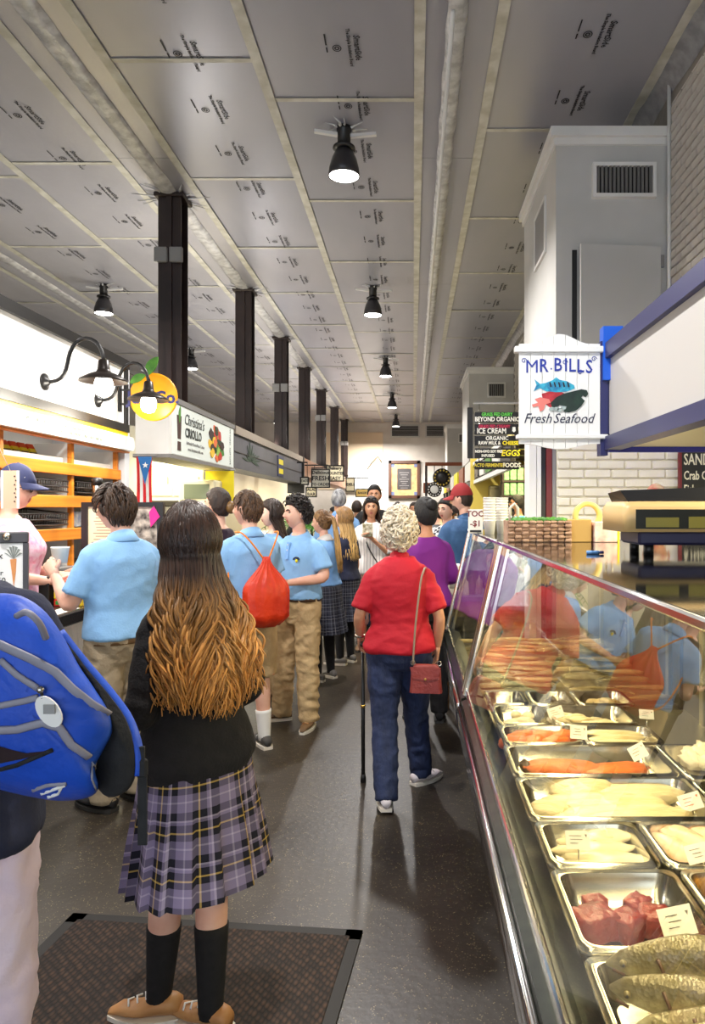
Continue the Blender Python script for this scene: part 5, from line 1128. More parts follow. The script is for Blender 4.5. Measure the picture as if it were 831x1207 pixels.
def skirt(P, m, ztop=1.01, zhem=.48, flare=.10, n=120, name='skirt', pleats=20):
    rings = []; zs = [ztop-(ztop-zhem)*i/16 for i in range(17)]
    per = 1.25
    for i, z in enumerate(zs):
        t = i/16; base = rings_torso(P.tab, max(z, .90), max(z, .90), .016, P.wf, 0, n)[0]; r = []
        for k in range(n):
            a = 2*PI*k/n; saw = ((k*pleats/n) % 1); pl = (saw-.5)*.030*smooth(.3, .75, t)
            q = Vector((base[k][0], base[k][1], 0)); L = q.length; q = q*((L+flare*t**1.35+pl+.012*math.sin(a*3+P.seed)*t)/L)
            r.append((q.x, q.y, z+.006*math.sin(a*2+1)*t))
        rings.append(r)
    uvf = lambda i, j: (per*j/n, zs[i])
    mb = MB(); mb.loft(rings, 0, False, True, True, uvf)
    inner = [[(p[0]*.97, p[1]*.97, p[2]) for p in rings[-1]], [(p[0]*.72, p[1]*.72, p[2]+.2) for p in rings[-1]]]
    mb.loft([rings[-1]]+inner, 0, False, True, True, lambda i, j: (per*j/n, zhem))
    return mb.build(name, m, P.root)
def sock(P, m, z1, z0=.06, g=.006):
    for i in (0, 1):
        k, a = P.leg[i]; t = (k.z-z1)/(k.z-a.z); s0 = k.lerp(a, t)
        rad = lambda u: (.056+(-.002)*u/.32 if u < .32 else .054-(.018)*(u-.32)/.68)+g
        us = [t+(1-t)*q/8 for q in range(9)]; pts = [k.lerp(a, u) for u in us]+[a-Vector((0, 0, .03))]; rr = [rad(u) for u in us]+[.042]
        MB().tube(pts, rr, 18).build('sock', m, P.root)
def shoes(P, mu, ms, L=.27, sneaker=False, laces=None, low=.062):
    for i in (0, 1):
        k, a = P.leg[i]; M = Matrix.Translation((a.x, a.y, a.z-.085)) @ Matrix.Rotation(math.radians(P.toes[i]), 4, 'Z')
        sgn = -1 if i == 0 else 1; up = []; so = []
        for t in [q/12 for q in range(13)]:
            y = -.075+L*t; wd = .046*(math.sin(PI*(.10+.86*t))**.45)*(1-.12*t)*(1.06 if .45 < t < .85 else 1); wd = max(wd, .012)
            ht = .072 if t < .28 else .072-(.072-.040)*smooth(.28, .62, t); ht = ht-.024*smooth(.82, 1, t)
            if t < .05: ht = .06
            cx = sgn*.006*math.sin(PI*t)
            up.append([(cx+wd*math.cos(2*PI*q/14), y, .018+max(0, .5+.5*math.sin(2*PI*q/14))**.7*ht) for q in range(14)])
            so.append([(cx+(wd+.004)*c, y, z) for c, z in ((-1, .002), (1, .002), (1.02, .024), (-1.02, .024))])
        o = MB().loft(up, M=M).build('shoe', mu, P.root); MB().loft(so, 0, True, False, M=M).build('sole', ms, o)
        if laces:
            mb = MB()
            for q in range(3): y = .035+q*.03; mb.tube([(-.022, y, .082-q*.012), (0, y+.01, .092-q*.013), (.022, y, .082-q*.012)], .0035, 5, M=M)
            mb.build('laces', laces, o)
def hair_cap(P, m, thick=.016, amp=.006, fr=14, drop=0, name='hair', nu=56, nv=40, side=0):
    rings = []
    for r in dirs(nu, nv):
        rr = []
        for d in r:
            h_ = smooth(-.07, .10, d.z-(hairline(d.y)-drop*(1 if d.y < .25 else .25)))
            n1 = noise.noise(Vector((d.x*fr, d.y*fr, d.z*fr*.45+P.seed)))
            off = -.014+(thick+.014+.006*max(0, d.z))*h_+amp*n1*h_
            p = head_pt(d); p = p+d*off; rr.append(P.hm @ p)
        rings.append(rr)
    return MB().loft(rings).build(name, m, P.root)
def hair_strands(P, m, n, z_end, spread=.15, back=-.15, wave=.012, r0=.007, ang=(70, 290), zj=.10, name='strands', front=0, seed=1, gather=None, segs=22, curlf=9.0, rad=1.10, lock=9):
    rnd = random.Random(seed); mb = MB()
    for q in range(n):
        az = math.radians(rnd.uniform(*ang)); el = math.radians(rnd.uniform(-5, 88)); u = rnd.random()
        pts = []; last = None
        for e in [el-(el-math.radians(-18))*k/6 for k in range(7)]:
            d = Vector((math.cos(e)*-math.sin(az), math.cos(e)*math.cos(az), math.sin(e))); d.z = math.sin(e)
            p = head_pt(d)*rad+d*rnd.uniform(.006, .012)
            if not pts: pts.append(P.hm @ (head_pt(d)*.92))
            pts.append(P.hm @ p)
        f = (math.degrees(az)-180)/110.0      # -1..1 : left .. right of the back
        ze = z_end+rnd.uniform(-zj, zj*.35)+.05*abs(f)
        xt = f*spread+rnd.uniform(-.02, .02); yt = back+rnd.uniform(-.022, .012)+.05*abs(f)**2
        if gather: gp = P.hm @ Vector(gather); xt = gp.x+rnd.uniform(-.022, .022); yt = gp.y+back+rnd.uniform(-.022, .022)
        c = pts[-1]; m1 = Vector((xt*.85+c.x*.15, yt*.75+c.y*.25, 1.43)); ph = math.floor(math.degrees(az)/lock)*2.4+math.floor(el*2.2)*1.3+rnd.uniform(-.35, .35)
        if gather: pts = pts[:4]+[gp+Vector((rnd.uniform(-.015, .015), rnd.uniform(-.012, .012), rnd.uniform(-.015, .015)))]; c = pts[-1]; m1 = c+Vector((0, -.035, .01))
        end = Vector((xt, yt, ze))
        for k in range(1, segs+1):
            t = k/segs; p = c*(1-t)**2+m1*2*t*(1-t)*1.0+end*t*t if t < 1 else end
            wv_ = wave*smooth(.12, .6, t); p = p+Vector((math.sin(ph+t*curlf)*wv_, math.cos(ph*1.3+t*curlf*.9)*wv_*.7, 0)); pts.append(p)
        N_ = len(pts); rr = [r0*(1-.15*(k/N_))*(1 if k < N_-4 else (N_-k)/5+.1) for k in range(N_)]
        mb.tube(pts, rr, 5, 0, uvf=lambda i, j, u=u, N_=N_: (u, i/N_))
    o = mb.build(name, m, P.root); o['kind'] = 'stuff'; return o
def hair_short(P, m, n, arc=.55, r0=.0045, out=.016, drop=0, seed=4, swirl=.25):
    rnd = random.Random(seed); mb = MB(); c = 0
    while c < n:
        d = Vector((rnd.gauss(0, 1), rnd.gauss(0, 1), rnd.gauss(0, 1))).normalized()
        if d.z < hairline(d.y)+.06-drop: continue
        c += 1; u = rnd.random(); flow = Vector((rnd.gauss(0, swirl), .9 if d.y > -.1 and d.z > .35 else -.1, -1.0 if d.z < .8 else -.2))
        flow = (flow-d*flow.dot(d)).normalized(); L = arc*rnd.uniform(.7, 1.2); pts = []
        for k in range(6):
            t = k/5; e = (d*math.cos(L*t)+flow*math.sin(L*t)).normalized(); pts.append(P.hm @ (head_pt(e)+e*(out*(.75+.5*math.sin(PI*min(1, t*1.1)))*rnd.uniform(.85, 1.15)+.003)))
        mb.tube(pts, [r0*.6, r0, r0, r0*.9, r0*.6, r0*.15], 5, 0, uvf=lambda i, j, u=u: (u, i/5))
    o = mb.build('hair_tufts', m, P.root); o['kind'] = 'stuff'; return o
def hair_curls(P, m, n, rcurl=.017, r0=.007, out=.02, drop=.1, seed=2):
    rnd = random.Random(seed); mb = MB(); c = 0
    while c < n:
        d = Vector((rnd.gauss(0, 1), rnd.gauss(0, 1), rnd.gauss(0, 1))).normalized()
        if d.z < hairline(d.y)-drop: continue
        c += 1; u = rnd.random(); b = head_pt(d)*1.05+d*rnd.uniform(out*.6, out*1.4); t1 = d.orthogonal().normalized(); t1.rotate(Matrix.Rotation(rnd.uniform(0, 6.28), 3, d)); t2 = d.cross(t1); pts = []
        for k in range(11):
            a = k*.62; r = rcurl*(1-.04*k); pts.append(P.hm @ (b+t1*math.cos(a)*r+d*math.sin(a)*r*.7+t2*(k-5)*.0038))
        mb.tube(pts, [r0*(.5+.5*math.sin(PI*(k+.5)/11)) for k in range(11)], 5, 0, uvf=lambda i, j, u=u: (u, .1+.9*i/11))
    o = mb.build('curls', m, P.root); o['kind'] = 'stuff'; return o
def hair_mat(name, root, tip, mid=.5, rough=.38, dark=.6):
    m = bpy.data.materials.new(name); m.use_nodes = True; nt = m.node_tree; N = nt.nodes; L = nt.links; b = N['Principled BSDF']; b.inputs['Roughness'].default_value = rough
    uv = N.new('ShaderNodeUVMap'); sp = N.new('ShaderNodeSeparateXYZ'); L.new(uv.outputs[0], sp.inputs[0])
    r = N.new('ShaderNodeValToRGB'); r.color_ramp.elements[0].color = lin(root); r.color_ramp.elements[1].color = lin(tip); r.color_ramp.elements[0].position = max(0, mid-.22); r.color_ramp.elements[1].position = min(1, mid+.3)
    L.new(sp.outputs[1], r.inputs[0])
    mr = N.new('ShaderNodeMapRange'); mr.inputs[3].default_value = dark; mr.inputs[4].default_value = 1.25; L.new(sp.outputs[0], mr.inputs[0])
    mx = N.new('ShaderNodeVectorMath'); mx.operation = 'SCALE'; L.new(r.outputs[0], mx.inputs[0]); L.new(mr.outputs[0], mx.inputs['Scale']); L.new(mx.outputs[0], b.inputs['Base Color'])
    return m
def baseball_cap(P, m, mbrim=None, flip=False):
    rings = []
    for i in range(12):
        a = .10+(PI/2-.10)*i/11; c = max(math.cos(a), .02); rings.append([P.hm @ (head_pt(Vector((c*math.sin(2*PI*k/32), -c*math.cos(2*PI*k/32), math.sin(a))))*1.10+Vector((0, 0, .022))) for k in range(32)])
    o = MB().loft(rings, 0, False).build('cap_crown', m, P.root)
    vs = []; n = 13
    for s, dz in ((0, 0), (1, 0)):
        for k in range(n):
            a = -1.15+2.3*k/(n-1); r = 1.0 if s == 0 else 1.0+.72*math.cos(a*.9)
            vs.append(P.hm @ Vector((math.sin(a)*.082*(1 if s == 0 else 1.03), math.cos(a)*.106*r, .036-.020*s-.016*s*abs(math.sin(a)))))
    fs = [(k, k+1, n+k+1, n+k) for k in range(n-1)]; top = [v+Vector((0, 0, .006)) for v in vs]
    mb = MB(); mb.add(vs, fs, 0, True); mb.add(top, [f[::-1] for f in fs], 0, True); mb.build('brim', mbrim or m, P.root)
    MB().sphere((0, 0, .150), (.008, .008, .005), 8, 6, M=P.hm).build('button', m, P.root)
def glasses(P, m, up=0, lens=None):
    mb = MB(); y = .098
    for s in (-1, 1):
        mb.tube([(s*.034+.023*math.cos(2*PI*k/16), y-.004, .008+up+.018*math.sin(2*PI*k/16)) for k in range(17)], .0028, 6, M=P.hm)
        mb.tube([(s*.057, y-.008, .012+up), (s*.078, y-.05, .012+up), (s*.082, -.008, .010+up)], .0028, 6, M=P.hm)
        if lens: mb.sphere((s*.034, y-.004, .008+up), (.021, .002, .017), 10, 6, 1, M=P.hm)
    mb.tube([(-.012, y, .014+up), (.012, y, .014+up)], .0025, 6, M=P.hm)
    mb.build('glasses', [m, lens or m], P.root)
# ------------------------------------------------------------------ people: the crowd
M_polo = mat('light_blue_polo', (142, 190, 236), .75, 0, (134, 182, 230), 6, .12, 90)
M_polo2 = mat('powder_blue_cotton', (130, 178, 232), .75, 0, (120, 168, 224), 6, .12, 90)
M_khaki = mat('khaki_twill', (200, 172, 128), .8, 0, (182, 154, 112), 10, .25, 40)
M_khakid = mat('taupe_twill', (166, 150, 126), .8, 0, (150, 134, 110), 10, .25, 40)
M_blackc = mat('black_knit', (20, 19, 21), .9, 0, (27, 25, 27), 30, .2, 120)
M_navyc = mat('navy_cotton', (32, 38, 66), .85, 0, (26, 31, 56), 10, .15, 60)
M_denim = mat('dark_denim', (38, 50, 86), .8, 0, (30, 40, 70), 16, .3, 60, (1, 1, .4))
M_redc = mat('crimson_jersey', (186, 8, 36), .75, 0, (176, 6, 32), 5, .12, 40)
M_purple = mat('purple_jersey', (120, 28, 130), .8)
M_leath = mat('tan_boat_shoe', (186, 136, 84), .55, 0, (170, 118, 70), 12)
M_brownl = mat('brown_boat_shoe', (112, 84, 54), .6, 0, (96, 70, 44), 12)
M_whitec = mat('white_cotton', (236, 234, 230), .8)
M_rubber = mat('pale_rubber_sole', (222, 214, 200), .6)
M_drub = mat('dark_rubber_sole', (44, 42, 40), .6)
M_hbrown = mat('dark_brown_hair', (58, 40, 30), .62, 0, (36, 25, 20), 30, .5, 60, (1, 1, .3))
M_hmid = mat('mid_brown_hair', (88, 64, 44), .62, 0, (60, 42, 30), 30, .5, 60, (1, 1, .3))
M_hblack = mat('black_hair', (26, 21, 20), .62, 0, (14, 12, 12), 30, .5, 60, (1, 1, .3))
M_hgrey = mat('grey_hair', (176, 176, 178), .62, 0, (110, 110, 114), 40, .5, 60, (1, 1, .3))
def plaid(name, ca, cb, cc, line, per=.135):
    m = bpy.data.materials.new(name); m.use_nodes = True; nt = m.node_tree; N = nt.nodes; L = nt.links; b = N['Principled BSDF']; b.inputs['Roughness'].default_value = .85
    uv = N.new('ShaderNodeUVMap'); sp = N.new('ShaderNodeSeparateXYZ'); L.new(uv.outputs[0], sp.inputs[0]); outs = []
    for ax in (0, 1):
        d = N.new('ShaderNodeMath'); d.operation = 'DIVIDE'; d.inputs[1].default_value = per; L.new(sp.outputs[ax], d.inputs[0])
        f = N.new('ShaderNodeMath'); f.operation = 'FRACT'; L.new(d.outputs[0], f.inputs[0])
        r = N.new('ShaderNodeValToRGB'); r.color_ramp.interpolation = 'CONSTANT'; e = r.color_ramp.elements
        stops = [(0, cb), (.13, cc), (.17, cb), (.32, ca), (.46, line), (.50, ca), (.66, cb), (.72, cc), (.76, ca), (.93, cb)]
        e[0].position = 0; e[0].color = lin(stops[0][1]); e[1].position = stops[1][0]; e[1].color = lin(stops[1][1])
        for p, c in stops[2:]: q = e.new(p); q.color = lin(c)
        L.new(f.outputs[0], r.inputs[0]); outs.append(r.outputs[0])
    mx = N.new('ShaderNodeMix'); mx.data_type = 'RGBA'; mx.inputs[0].default_value = .5; L.new(outs[0], mx.inputs[6]); L.new(outs[1], mx.inputs[7]); L.new(mx.outputs[2], b.inputs['Base Color'])
    return m
M_plaid = plaid('navy_lavender_plaid', (12, 10, 28), (132, 120, 150), (182, 170, 192), (216, 180, 90), .135)
M_plaid2 = plaid('dark_grey_plaid', (22, 24, 40), (54, 56, 70), (120, 122, 136), (150, 150, 156), .12)
# --- girl with long hair in the black cardigan
P = person('girl in black cardigan and plaid skirt with long wavy golden brown hair', (-.665, 2.17, 0), 47, 1.60, 'f', head=(16, -4), armL=((-.215, -.05, 1.10), (-.10, .18, 1.07)), armR=((.215, -.03, 1.10), (.03, .19, 1.05)),
    legL=((-.06, .07, .50), (-.065, .12, .09)), legR=((.065, .0, .49), (.03, -.05, .085)), toes=(42, 22), tone='fair', vox=.011, thumbs=((0, .3, 1), (0, .3, 1)), wf=.97)
shirt(P, M_blackc, .87, 1.86, .016, 'cardigan', .006, (6, 6, 7), .012); collar(P, mat('lilac_collar', (190, 176, 214), .7), k=1.3)
skirt(P, M_plaid, 1.01, .515, .065, pleats=16); sock(P, mat('black_sock', (16, 15, 17), .9, 0, (24, 22, 24), 40), .335)
shoes(P, M_leath, M_rubber, .245, laces=M_whitec)
hm_ = hair_mat('ombre_hair', (60, 38, 26), (218, 154, 78), .55, .42, .40)
hair_cap(P, mat('chestnut_hair', (46, 29, 20), .6, 0, (60, 38, 25), 30, .5, 70, (1, 1, .25)), .008, .003, 12, .25)
hair_strands(P, hm_, 900, 1.16, .16, -.15, .024, .0048, (60, 300), .10, seed=5, curlf=14, segs=30, lock=14)
# --- person with the blue backpack (mostly outside the picture)
P = person('person in navy shirt and white trousers carrying the blue backpack', (-1.0, 1.50, 0), 12, 1.72, 'm', armL=((-.26, .0, 1.12), (-.2, .2, 1.0)), armR=((.22, .06, 1.14), (.1, .24, 1.12)), vox=.013, lean=.05, head=(10, 0))
shirt(P, M_navyc, .90, .8, .024, 'navy_shirt', .008); pants(P, mat('white_lavender_trousers', (226, 210, 228), .8, 0, (214, 196, 220), 6, .2, 40), .07, .018, 'white_trousers', .009, (9, 9, 8), 1.12); shoes(P, mat('white_leather', (230, 230, 232), .5), M_rubber); hair_cap(P, M_hbrown)
# backpack: outline taken in the plane it hangs in
bp_ = thing('backpack', 'big bright blue backpack with grey zips and white oval tag', 'backpack', tuple(W(80, 830, 1.30)))
O = W(80, 830, 1.30)
def q_(px, py, dy=0): p = W(px, py, 1.30+dy)-O; return (p.x, dy, p.z)
M_bpk = mat('bright_blue_nylon', (20, 80, 200), .55, 0, (16, 70, 182), 4, .25, 25); M_zip = mat('grey_zip', (140, 138, 150), .5); M_bblk = mat('black_padding', (22, 22, 24), .8, 0, (32, 32, 34), 30, .2, 60)
OUT = [(-62, 742), (-30, 706), (15, 700), (48, 716), (72, 746), (92, 782), (112, 812), (128, 838), (132, 862), (122, 884), (112, 905), (116, 928), (104, 940), (70, 944), (30, 938), (-15, 926), (-55, 905), (-72, 860), (-76, 800)]
def fineloop(pts, sub=4):
    n = len(pts); out = []
    for i in range(n):
        p0, p1, p2, p3 = [Vector(pts[(i+k) % n]) for k in (-1, 0, 1, 2)]
        for k in range(sub): t = k/sub; out.append(.5*((2*p1)+(-p0+p2)*t+(2*p0-5*p1+4*p2-p3)*t*t+(-p0+3*p1-3*p2+p3)*t**3))
    return out
FO = fineloop(OUT); cen = Vector((25, 830))
def bulge(px, py):        # front surface depth of the bag at a pixel of its own plane
    return -.10*max(0, 1-(((px-25)/118)**2+((py-828)/128)**2))**.5-.02
rings = []
for k, (sc_, dy) in enumerate(((.80, .15), (.95, .13), (1.0, .09), (1.0, .03), (.975, .0), (.90, -.025), (.74, -.045), (.45, -.058), (.15, -.062))):
    rings.append([q_(*(cen+(p-cen)*sc_), dy+.004*noise.noise(Vector((p.x*.05, p.y*.05, k)))) for p in FO])
MB().loft(rings).build('bag_body', M_bpk, bp_)
def surf(px, py, up=.0):
    v = Vector((px, py))-cen; best = 1.0; a = math.atan2(v.y, v.x); L = v.length
    edge = min(FO, key=lambda p: abs(math.atan2((p-cen).y, (p-cen).x)-a)); f = L/((edge-cen).length+1e-6)
    tab = [(.15, -.062), (.45, -.058), (.74, -.045), (.90, -.025), (.975, 0), (1.0, .03), (1.3, .09)]
    d = -.062
    for i in range(len(tab)-1):
        if f >= tab[i][0]: t = min(1, (f-tab[i][0])/(tab[i+1][0]-tab[i][0])); d = tab[i][1]*(1-t)+tab[i+1][1]*t
    return q_(px, py, d-up)
def seam(pts, r, m, nm, flat=.4):
    P_ = []
    for i in range(len(pts)-1):
        for k in range(5): t = k/5; P_.append(surf(pts[i][0]*(1-t)+pts[i+1][0]*t, pts[i][1]*(1-t)+pts[i+1][1]*t, .002))
    P_.append(surf(*pts[-1], .002)); MB().tube(P_, r, 8, 0, flat=flat, up=(0, -1, 0)).build(nm, m, bp_)
seam([(-40, 745), (0, 760), (35, 776), (65, 792), (85, 812), (108, 830), (128, 842)], .0085, M_zip, 'zip')
seam([(0, 778), (20, 796), (45, 812)], .006, M_zip, 'zip'); seam([(-30, 828), (0, 832), (30, 826), (45, 822)], .006, M_zip, 'zip'); seam([(-20, 862), (20, 860), (50, 852), (70, 858), (84, 878), (105, 893)], .0075, M_zip, 'zip')
seam([(-30, 915), (20, 902), (62, 884)], .004, M_bblk, 'pocket_edge'); seam([(112, 905), (108, 898), (108, 918), (113, 930)], .004, M_zip, 'piping')
mb = MB(); mb.loft([[surf(px, py, u) for px, py in ((-30, 905), (0, 900), (30, 894), (60, 885))] for u in (.003,)]+[[surf(px, py, .003) for px, py in ((-30, 868), (0, 880), (30, 888), (60, 884.5))]], 0, False, True, False); mb.build('pocket_shadow', mat('pocket_shade_maroon', (40, 22, 26), .9), bp_)  # dark maroon strip paints the shade of the pocket mouth onto the bag
seam([(38, 932), (55, 926), (78, 924)], .0035, M_zip, 'stripe_mark'); seam([(48, 936), (60, 932), (76, 926)], .003, M_whitec, 'stripe_mark'); seam([(56, 940), (68, 936), (72, 928)], .003, M_whitec, 'stripe_mark')
ov = [surf(57+17*math.cos(2*PI*k/20)*.9+4*math.sin(2*PI*k/20), 839+18*math.sin(2*PI*k/20)+4*math.cos(2*PI*k/20), .014) for k in range(20)]; mb = MB(); mb.add(ov+[(p[0], p[1]+.004, p[2]) for p in ov], [tuple(range(20)), tuple(range(39, 19, -1))]+[(k, 20+k, 20+(k+1) % 20, (k+1) % 20) for k in range(20)]); tg = mb.build('oval_tag', M_whitec, bp_)
MB().box(surf(58, 836, .017), (.02, .002, .016), 0).build('tag_mark', M_grey, tg); MB().tube([surf(50, 824, .012), surf(49, 815, .006)], .003, 6).build('tag_cord', M_bblk, bp_); MB().sphere(surf(48, 813, .006), .007, 10, 8).build('zip_pull', M_steel, bp_)
# padded strap down the right edge, handle, buckle and dangling webbing
def stripmesh(cl, wd, th, m, nm):
    pts = [Vector(p) for p in cl]; return MB().tube(pts, wd, 10, 0, flat=th, up=(0, 1, 0)).build(nm, m, bp_)
def cr(pts, sub=5):
    out = []
    for i in range(len(pts)-1):
        p0, p1, p2, p3 = [Vector(pts[max(0, min(len(pts)-1, i+k))]) for k in (-1, 0, 1, 2)]
        for k in range(sub): t = k/sub; out.append(.5*((2*p1)+(-p0+p2)*t+(2*p0-5*p1+4*p2-p3)*t*t+(-p0+3*p1-3*p2+p3)*t**3))
    return out+[Vector(pts[-1])]
PADO = fineloop([(66, 744), (84, 764), (104, 790), (128, 818), (148, 846), (159, 880), (160, 912), (150, 932), (128, 940), (112, 922), (116, 890), (126, 862), (122, 838), (104, 812), (84, 778)], 3)
rg = []
for k_, (sc_, dy) in enumerate(((.7, .12), (.95, .11), (1.0, .09), (1.0, .06), (.95, .035), (.7, .028))):
    rg.append([q_(*(Vector((p.x, p.y))), dy) if sc_ == 1 else q_(p.x+(122-p.x)*(1-sc_)*.25, p.y+(850-p.y)*(1-sc_)*.12, dy) for p in PADO])
MB().loft(rg).build('shoulder_pad', M_bblk, bp_)
stripmesh(cr([q_(70, 745, .05), q_(100, 783, .055), q_(130, 818, .055), q_(152, 850, .05), q_(163, 885, .045), q_(164, 912, .045)]), .0085, 1.6, M_bpk, 'strap_edge')
MB().tube(cr([q_(20, 726, -.06), q_(32, 722, -.08), q_(46, 734, -.075), q_(54, 752, -.05)]), .006, 8).build('handle', M_zip, bp_)
p = Vector(q_(168, 905, .04)); MB().box(tuple(p), (.019, .012, .035), 0, bevel=.004).build('buckle', M_bblk, bp_); MB().box((p.x, p.y, p.z-.08), (.017, .004, .13), 0).build('webbing', M_bblk, bp_); MB().box((p.x-.003, p.y, p.z+.025), (.014, .005, .03), 0).build('webbing', M_bblk, bp_)
# --- boy in glasses at the counter
P = person('boy in glasses and light blue polo standing at the juice counter', (-1.57, 3.82, 0), 52, 1.715, 'm', head=(26, -8), armL=((-.255, .05, 1.10), (-.255, .22, 1.27)), armR=((.23, .02, 1.12), (.05, .25, 1.16)), tone='fair', vox=.012, wf=.98, thumbs=((.3, .2, 1), (0, .2, 1)), curl=(.6, .6), toes=(15, 5))
shirt(P, M_polo, .93, .74, .018, 'polo_shirt', .007, (6, 6, 5)); collar(P, M_polo); pants(P, M_khakid, .05, .016, 'taupe_trousers', .008, (9, 9, 10), 1.08); belt(P, M_brownl, .918, .022); shoes(P, M_blackc, M_drub); hair_cap(P, M_hbrown, .012, .006, 11, .02); hair_short(P, hair_mat('boy_brown_tufts', (50, 34, 25), (84, 60, 42), .4, .5, .6), 420, .6, .0055, .02); glasses(P, M_black)
o = thing('paper_cup', 'white paper tub held by the boy in glasses', 'cup', tuple(P.root.matrix_basis @ Vector((-.20, .27, 1.33)))); MB().lathe([(.035, 0), (.046, .075), (.048, .078), (.048, .084), (.04, .084)], 18).build('tub', M_card, o)
# --- woman with dark top in line
P = person('woman in dark top with streaked hair tied back, looking toward the counter', (-1.46, 5.35, 0), 70, 1.735, 'f', head=(5, 2), tone='fair', armL=((-.2, .0, 1.12), (-.1, .18, 1.12)), armR=((.2, .0, 1.12), (.05, .2, 1.1)))
shirt(P, mat('aubergine_top', (40, 22, 40), .8), .9, 1.5, .016, 'dark_top'); pants(P, M_denim); shoes(P, M_brownl, M_drub); hair_cap(P, M_hbrown, .016, .006, 14, .1)
MB().sphere((0, -.115, -.01), (.045, .04, .05), 14, 10, M=P.hm).build('hair_bun', hair_mat('streaked_hair', (150, 110, 60), (200, 160, 90)), P.root); MB().tube([(-.07, -.05, 1.47), (-.09, .05, 1.40), (-.06, .12, 1.28)], .009, 6).build('bag_strap', mat('ochre_strap', (170, 130, 50), .6), P.root)
# --- boy with the drawstring bag
P = person('boy in light blue polo and khaki shorts wearing the red drawstring bag', (-1.07, 4.66, 0), 38, 1.705, 'm', head=(32, 0), tone='fair', vox=.012, wf=.95, armL=((-.23, .02, 1.12), (-.15, .24, 1.12)), armR=((.215, .03, 1.12), (.08, .22, 1.1)), legR=((.10, .02, .49), (.11, .0, .085)), toes=(20, -5))
shirt(P, M_polo, .97, .68, .016, 'polo_shirt', .006); collar(P, M_polo); pants(P, M_khaki, .50, .02, 'khaki_shorts', .006, (8, 8, 6), 1.04); belt(P, M_blackc, .985, .026); sock(P, M_whitec, .26, .06, .007); shoes(P, mat('charcoal_sneaker', (74, 72, 70), .7), M_rubber, laces=M_whitec); hair_cap(P, M_hmid, .008, .003, 16); hair_short(P, hair_mat('short_brown_tufts', (74, 52, 36), (112, 82, 56), .4, .5, .6), 420, .35, .0045, .010)
bg = thing('drawstring_bag', 'red orange nylon drawstring bag on the back of the boy in shorts', 'bag', tuple(P.root.matrix_basis @ Vector((.02, -.155, .93))), math.radians(38))
rings = []
for t in [k/16 for k in range(17)]:
    z = -.06+.44*t; wdt = .155*(1-smooth(.5, 1.0, t)*.86)*(.55+.45*smooth(0, .12, t)); dp = .075*(1-smooth(.45, 1, t)*.75)*(.4+.6*smooth(0, .12, t)); rings.append([(wdt*math.cos(2*PI*k/48)*(1+.09*math.sin(k*2.1)*t), -.055+dp*math.sin(2*PI*k/48)*(1+(.28*math.sin(k*1.7))*smooth(.2, 1, t)), z+.006*math.sin(k*.9)*(1-t)) for k in range(48)])
MB().loft(rings).build('sack', mat('red_orange_nylon', (226, 62, 22), .42, 0, (206, 46, 16), 9, .3, 25), bg)
M_cord = mat('orange_cord', (246, 140, 30), .6)
MB().tube(cr([(-.02, -.05, .37), (-.09, -.03, .47), (-.13, .03, .53), (-.145, .09, .535)]), .0055, 6).build('cord', M_cord, bg); MB().tube(cr([(.02, -.05, .37), (.07, -.03, .46), (.12, .02, .53), (.13, .09, .53)]), .0055, 6).build('cord', M_cord, bg); MB().tube(cr([(-.13, -.06, -.02), (-.19, -.0, .08), (-.20, .06, .22), (-.18, .12, .33)]), .0055, 6).build('cord', M_cord, bg)
# --- boy facing us
P = person('boy in light blue polo and khaki trousers facing the aisle with arms folded low', (-.835, 5.2, 0), 152, 1.67, 'm', head=(-26, 0), tone='fair', vox=.0115, wf=.94, armL=((-.255, .0, 1.15), (-.045, .21, 1.12)), armR=((.245, .03, 1.12), (.10, .235, 1.08)), legL=((-.10, .02, .49), (-.10, .0, .085)), legR=((.145, .0, .49), (.20, -.05, .085)), toes=(20, -48), thumbs=((0, .3, 1), (0, .3, 1)), gaze=-.4)
shirt(P, M_polo, .985, .72, .018, 'polo_shirt', .007); collar(P, M_polo); pants(P, M_khaki, .05, .014, 'khaki_trousers', .011, (9, 9, 12), 1.06); belt(P, mat('brown_belt', (70, 48, 32), .5), .985, .027); shoes(P, M_brownl, M_rubber, laces=M_leath); hair_cap(P, M_hblack, .018, .010, 7); hair_curls(P, hair_mat('black_tufts', (26, 20, 18), (52, 40, 34), .4, .5, .6), 200, .018, .006, .02, -.1)
MB().tube([(-.085+.03*math.cos(.3+2.5*k/8), .142, 1.285+.022*math.sin(.3+2.5*k/8)) for k in range(9)], .006, 6).build('chest_emblem', M_navyc, P.root); MB().sphere((-.085, .14, 1.282), (.012, .008, .014), 8, 6).build('chest_emblem', M_yellow, P.root)
mb = MB(); mb.box((0, .135, 1.355), (.03, .012, .13), 0, rot=(.2, 0, 0)); mb.build('placket', M_polo2, P.root)
for z in (1.40, 1.36): MB().sphere((0, .144-.2*(z-1.355), z), .005, 8, 6).build('button', M_whitec, P.root)
o = thing('teal_bottle', 'clear teal bottle held by the boy facing the aisle', 'bottle', tuple(P.root.matrix_basis @ Vector((.075, .285, .93)))); MB().lathe([(.03, 0), (.034, .02), (.034, .12), (.014, .16), (.014, .18)], 16).build('bottle', mat('teal_plastic', (120, 196, 196), .2), o); MB().lathe([(.016, .178), (.016, .2)], 12).build('cap', M_card, o)
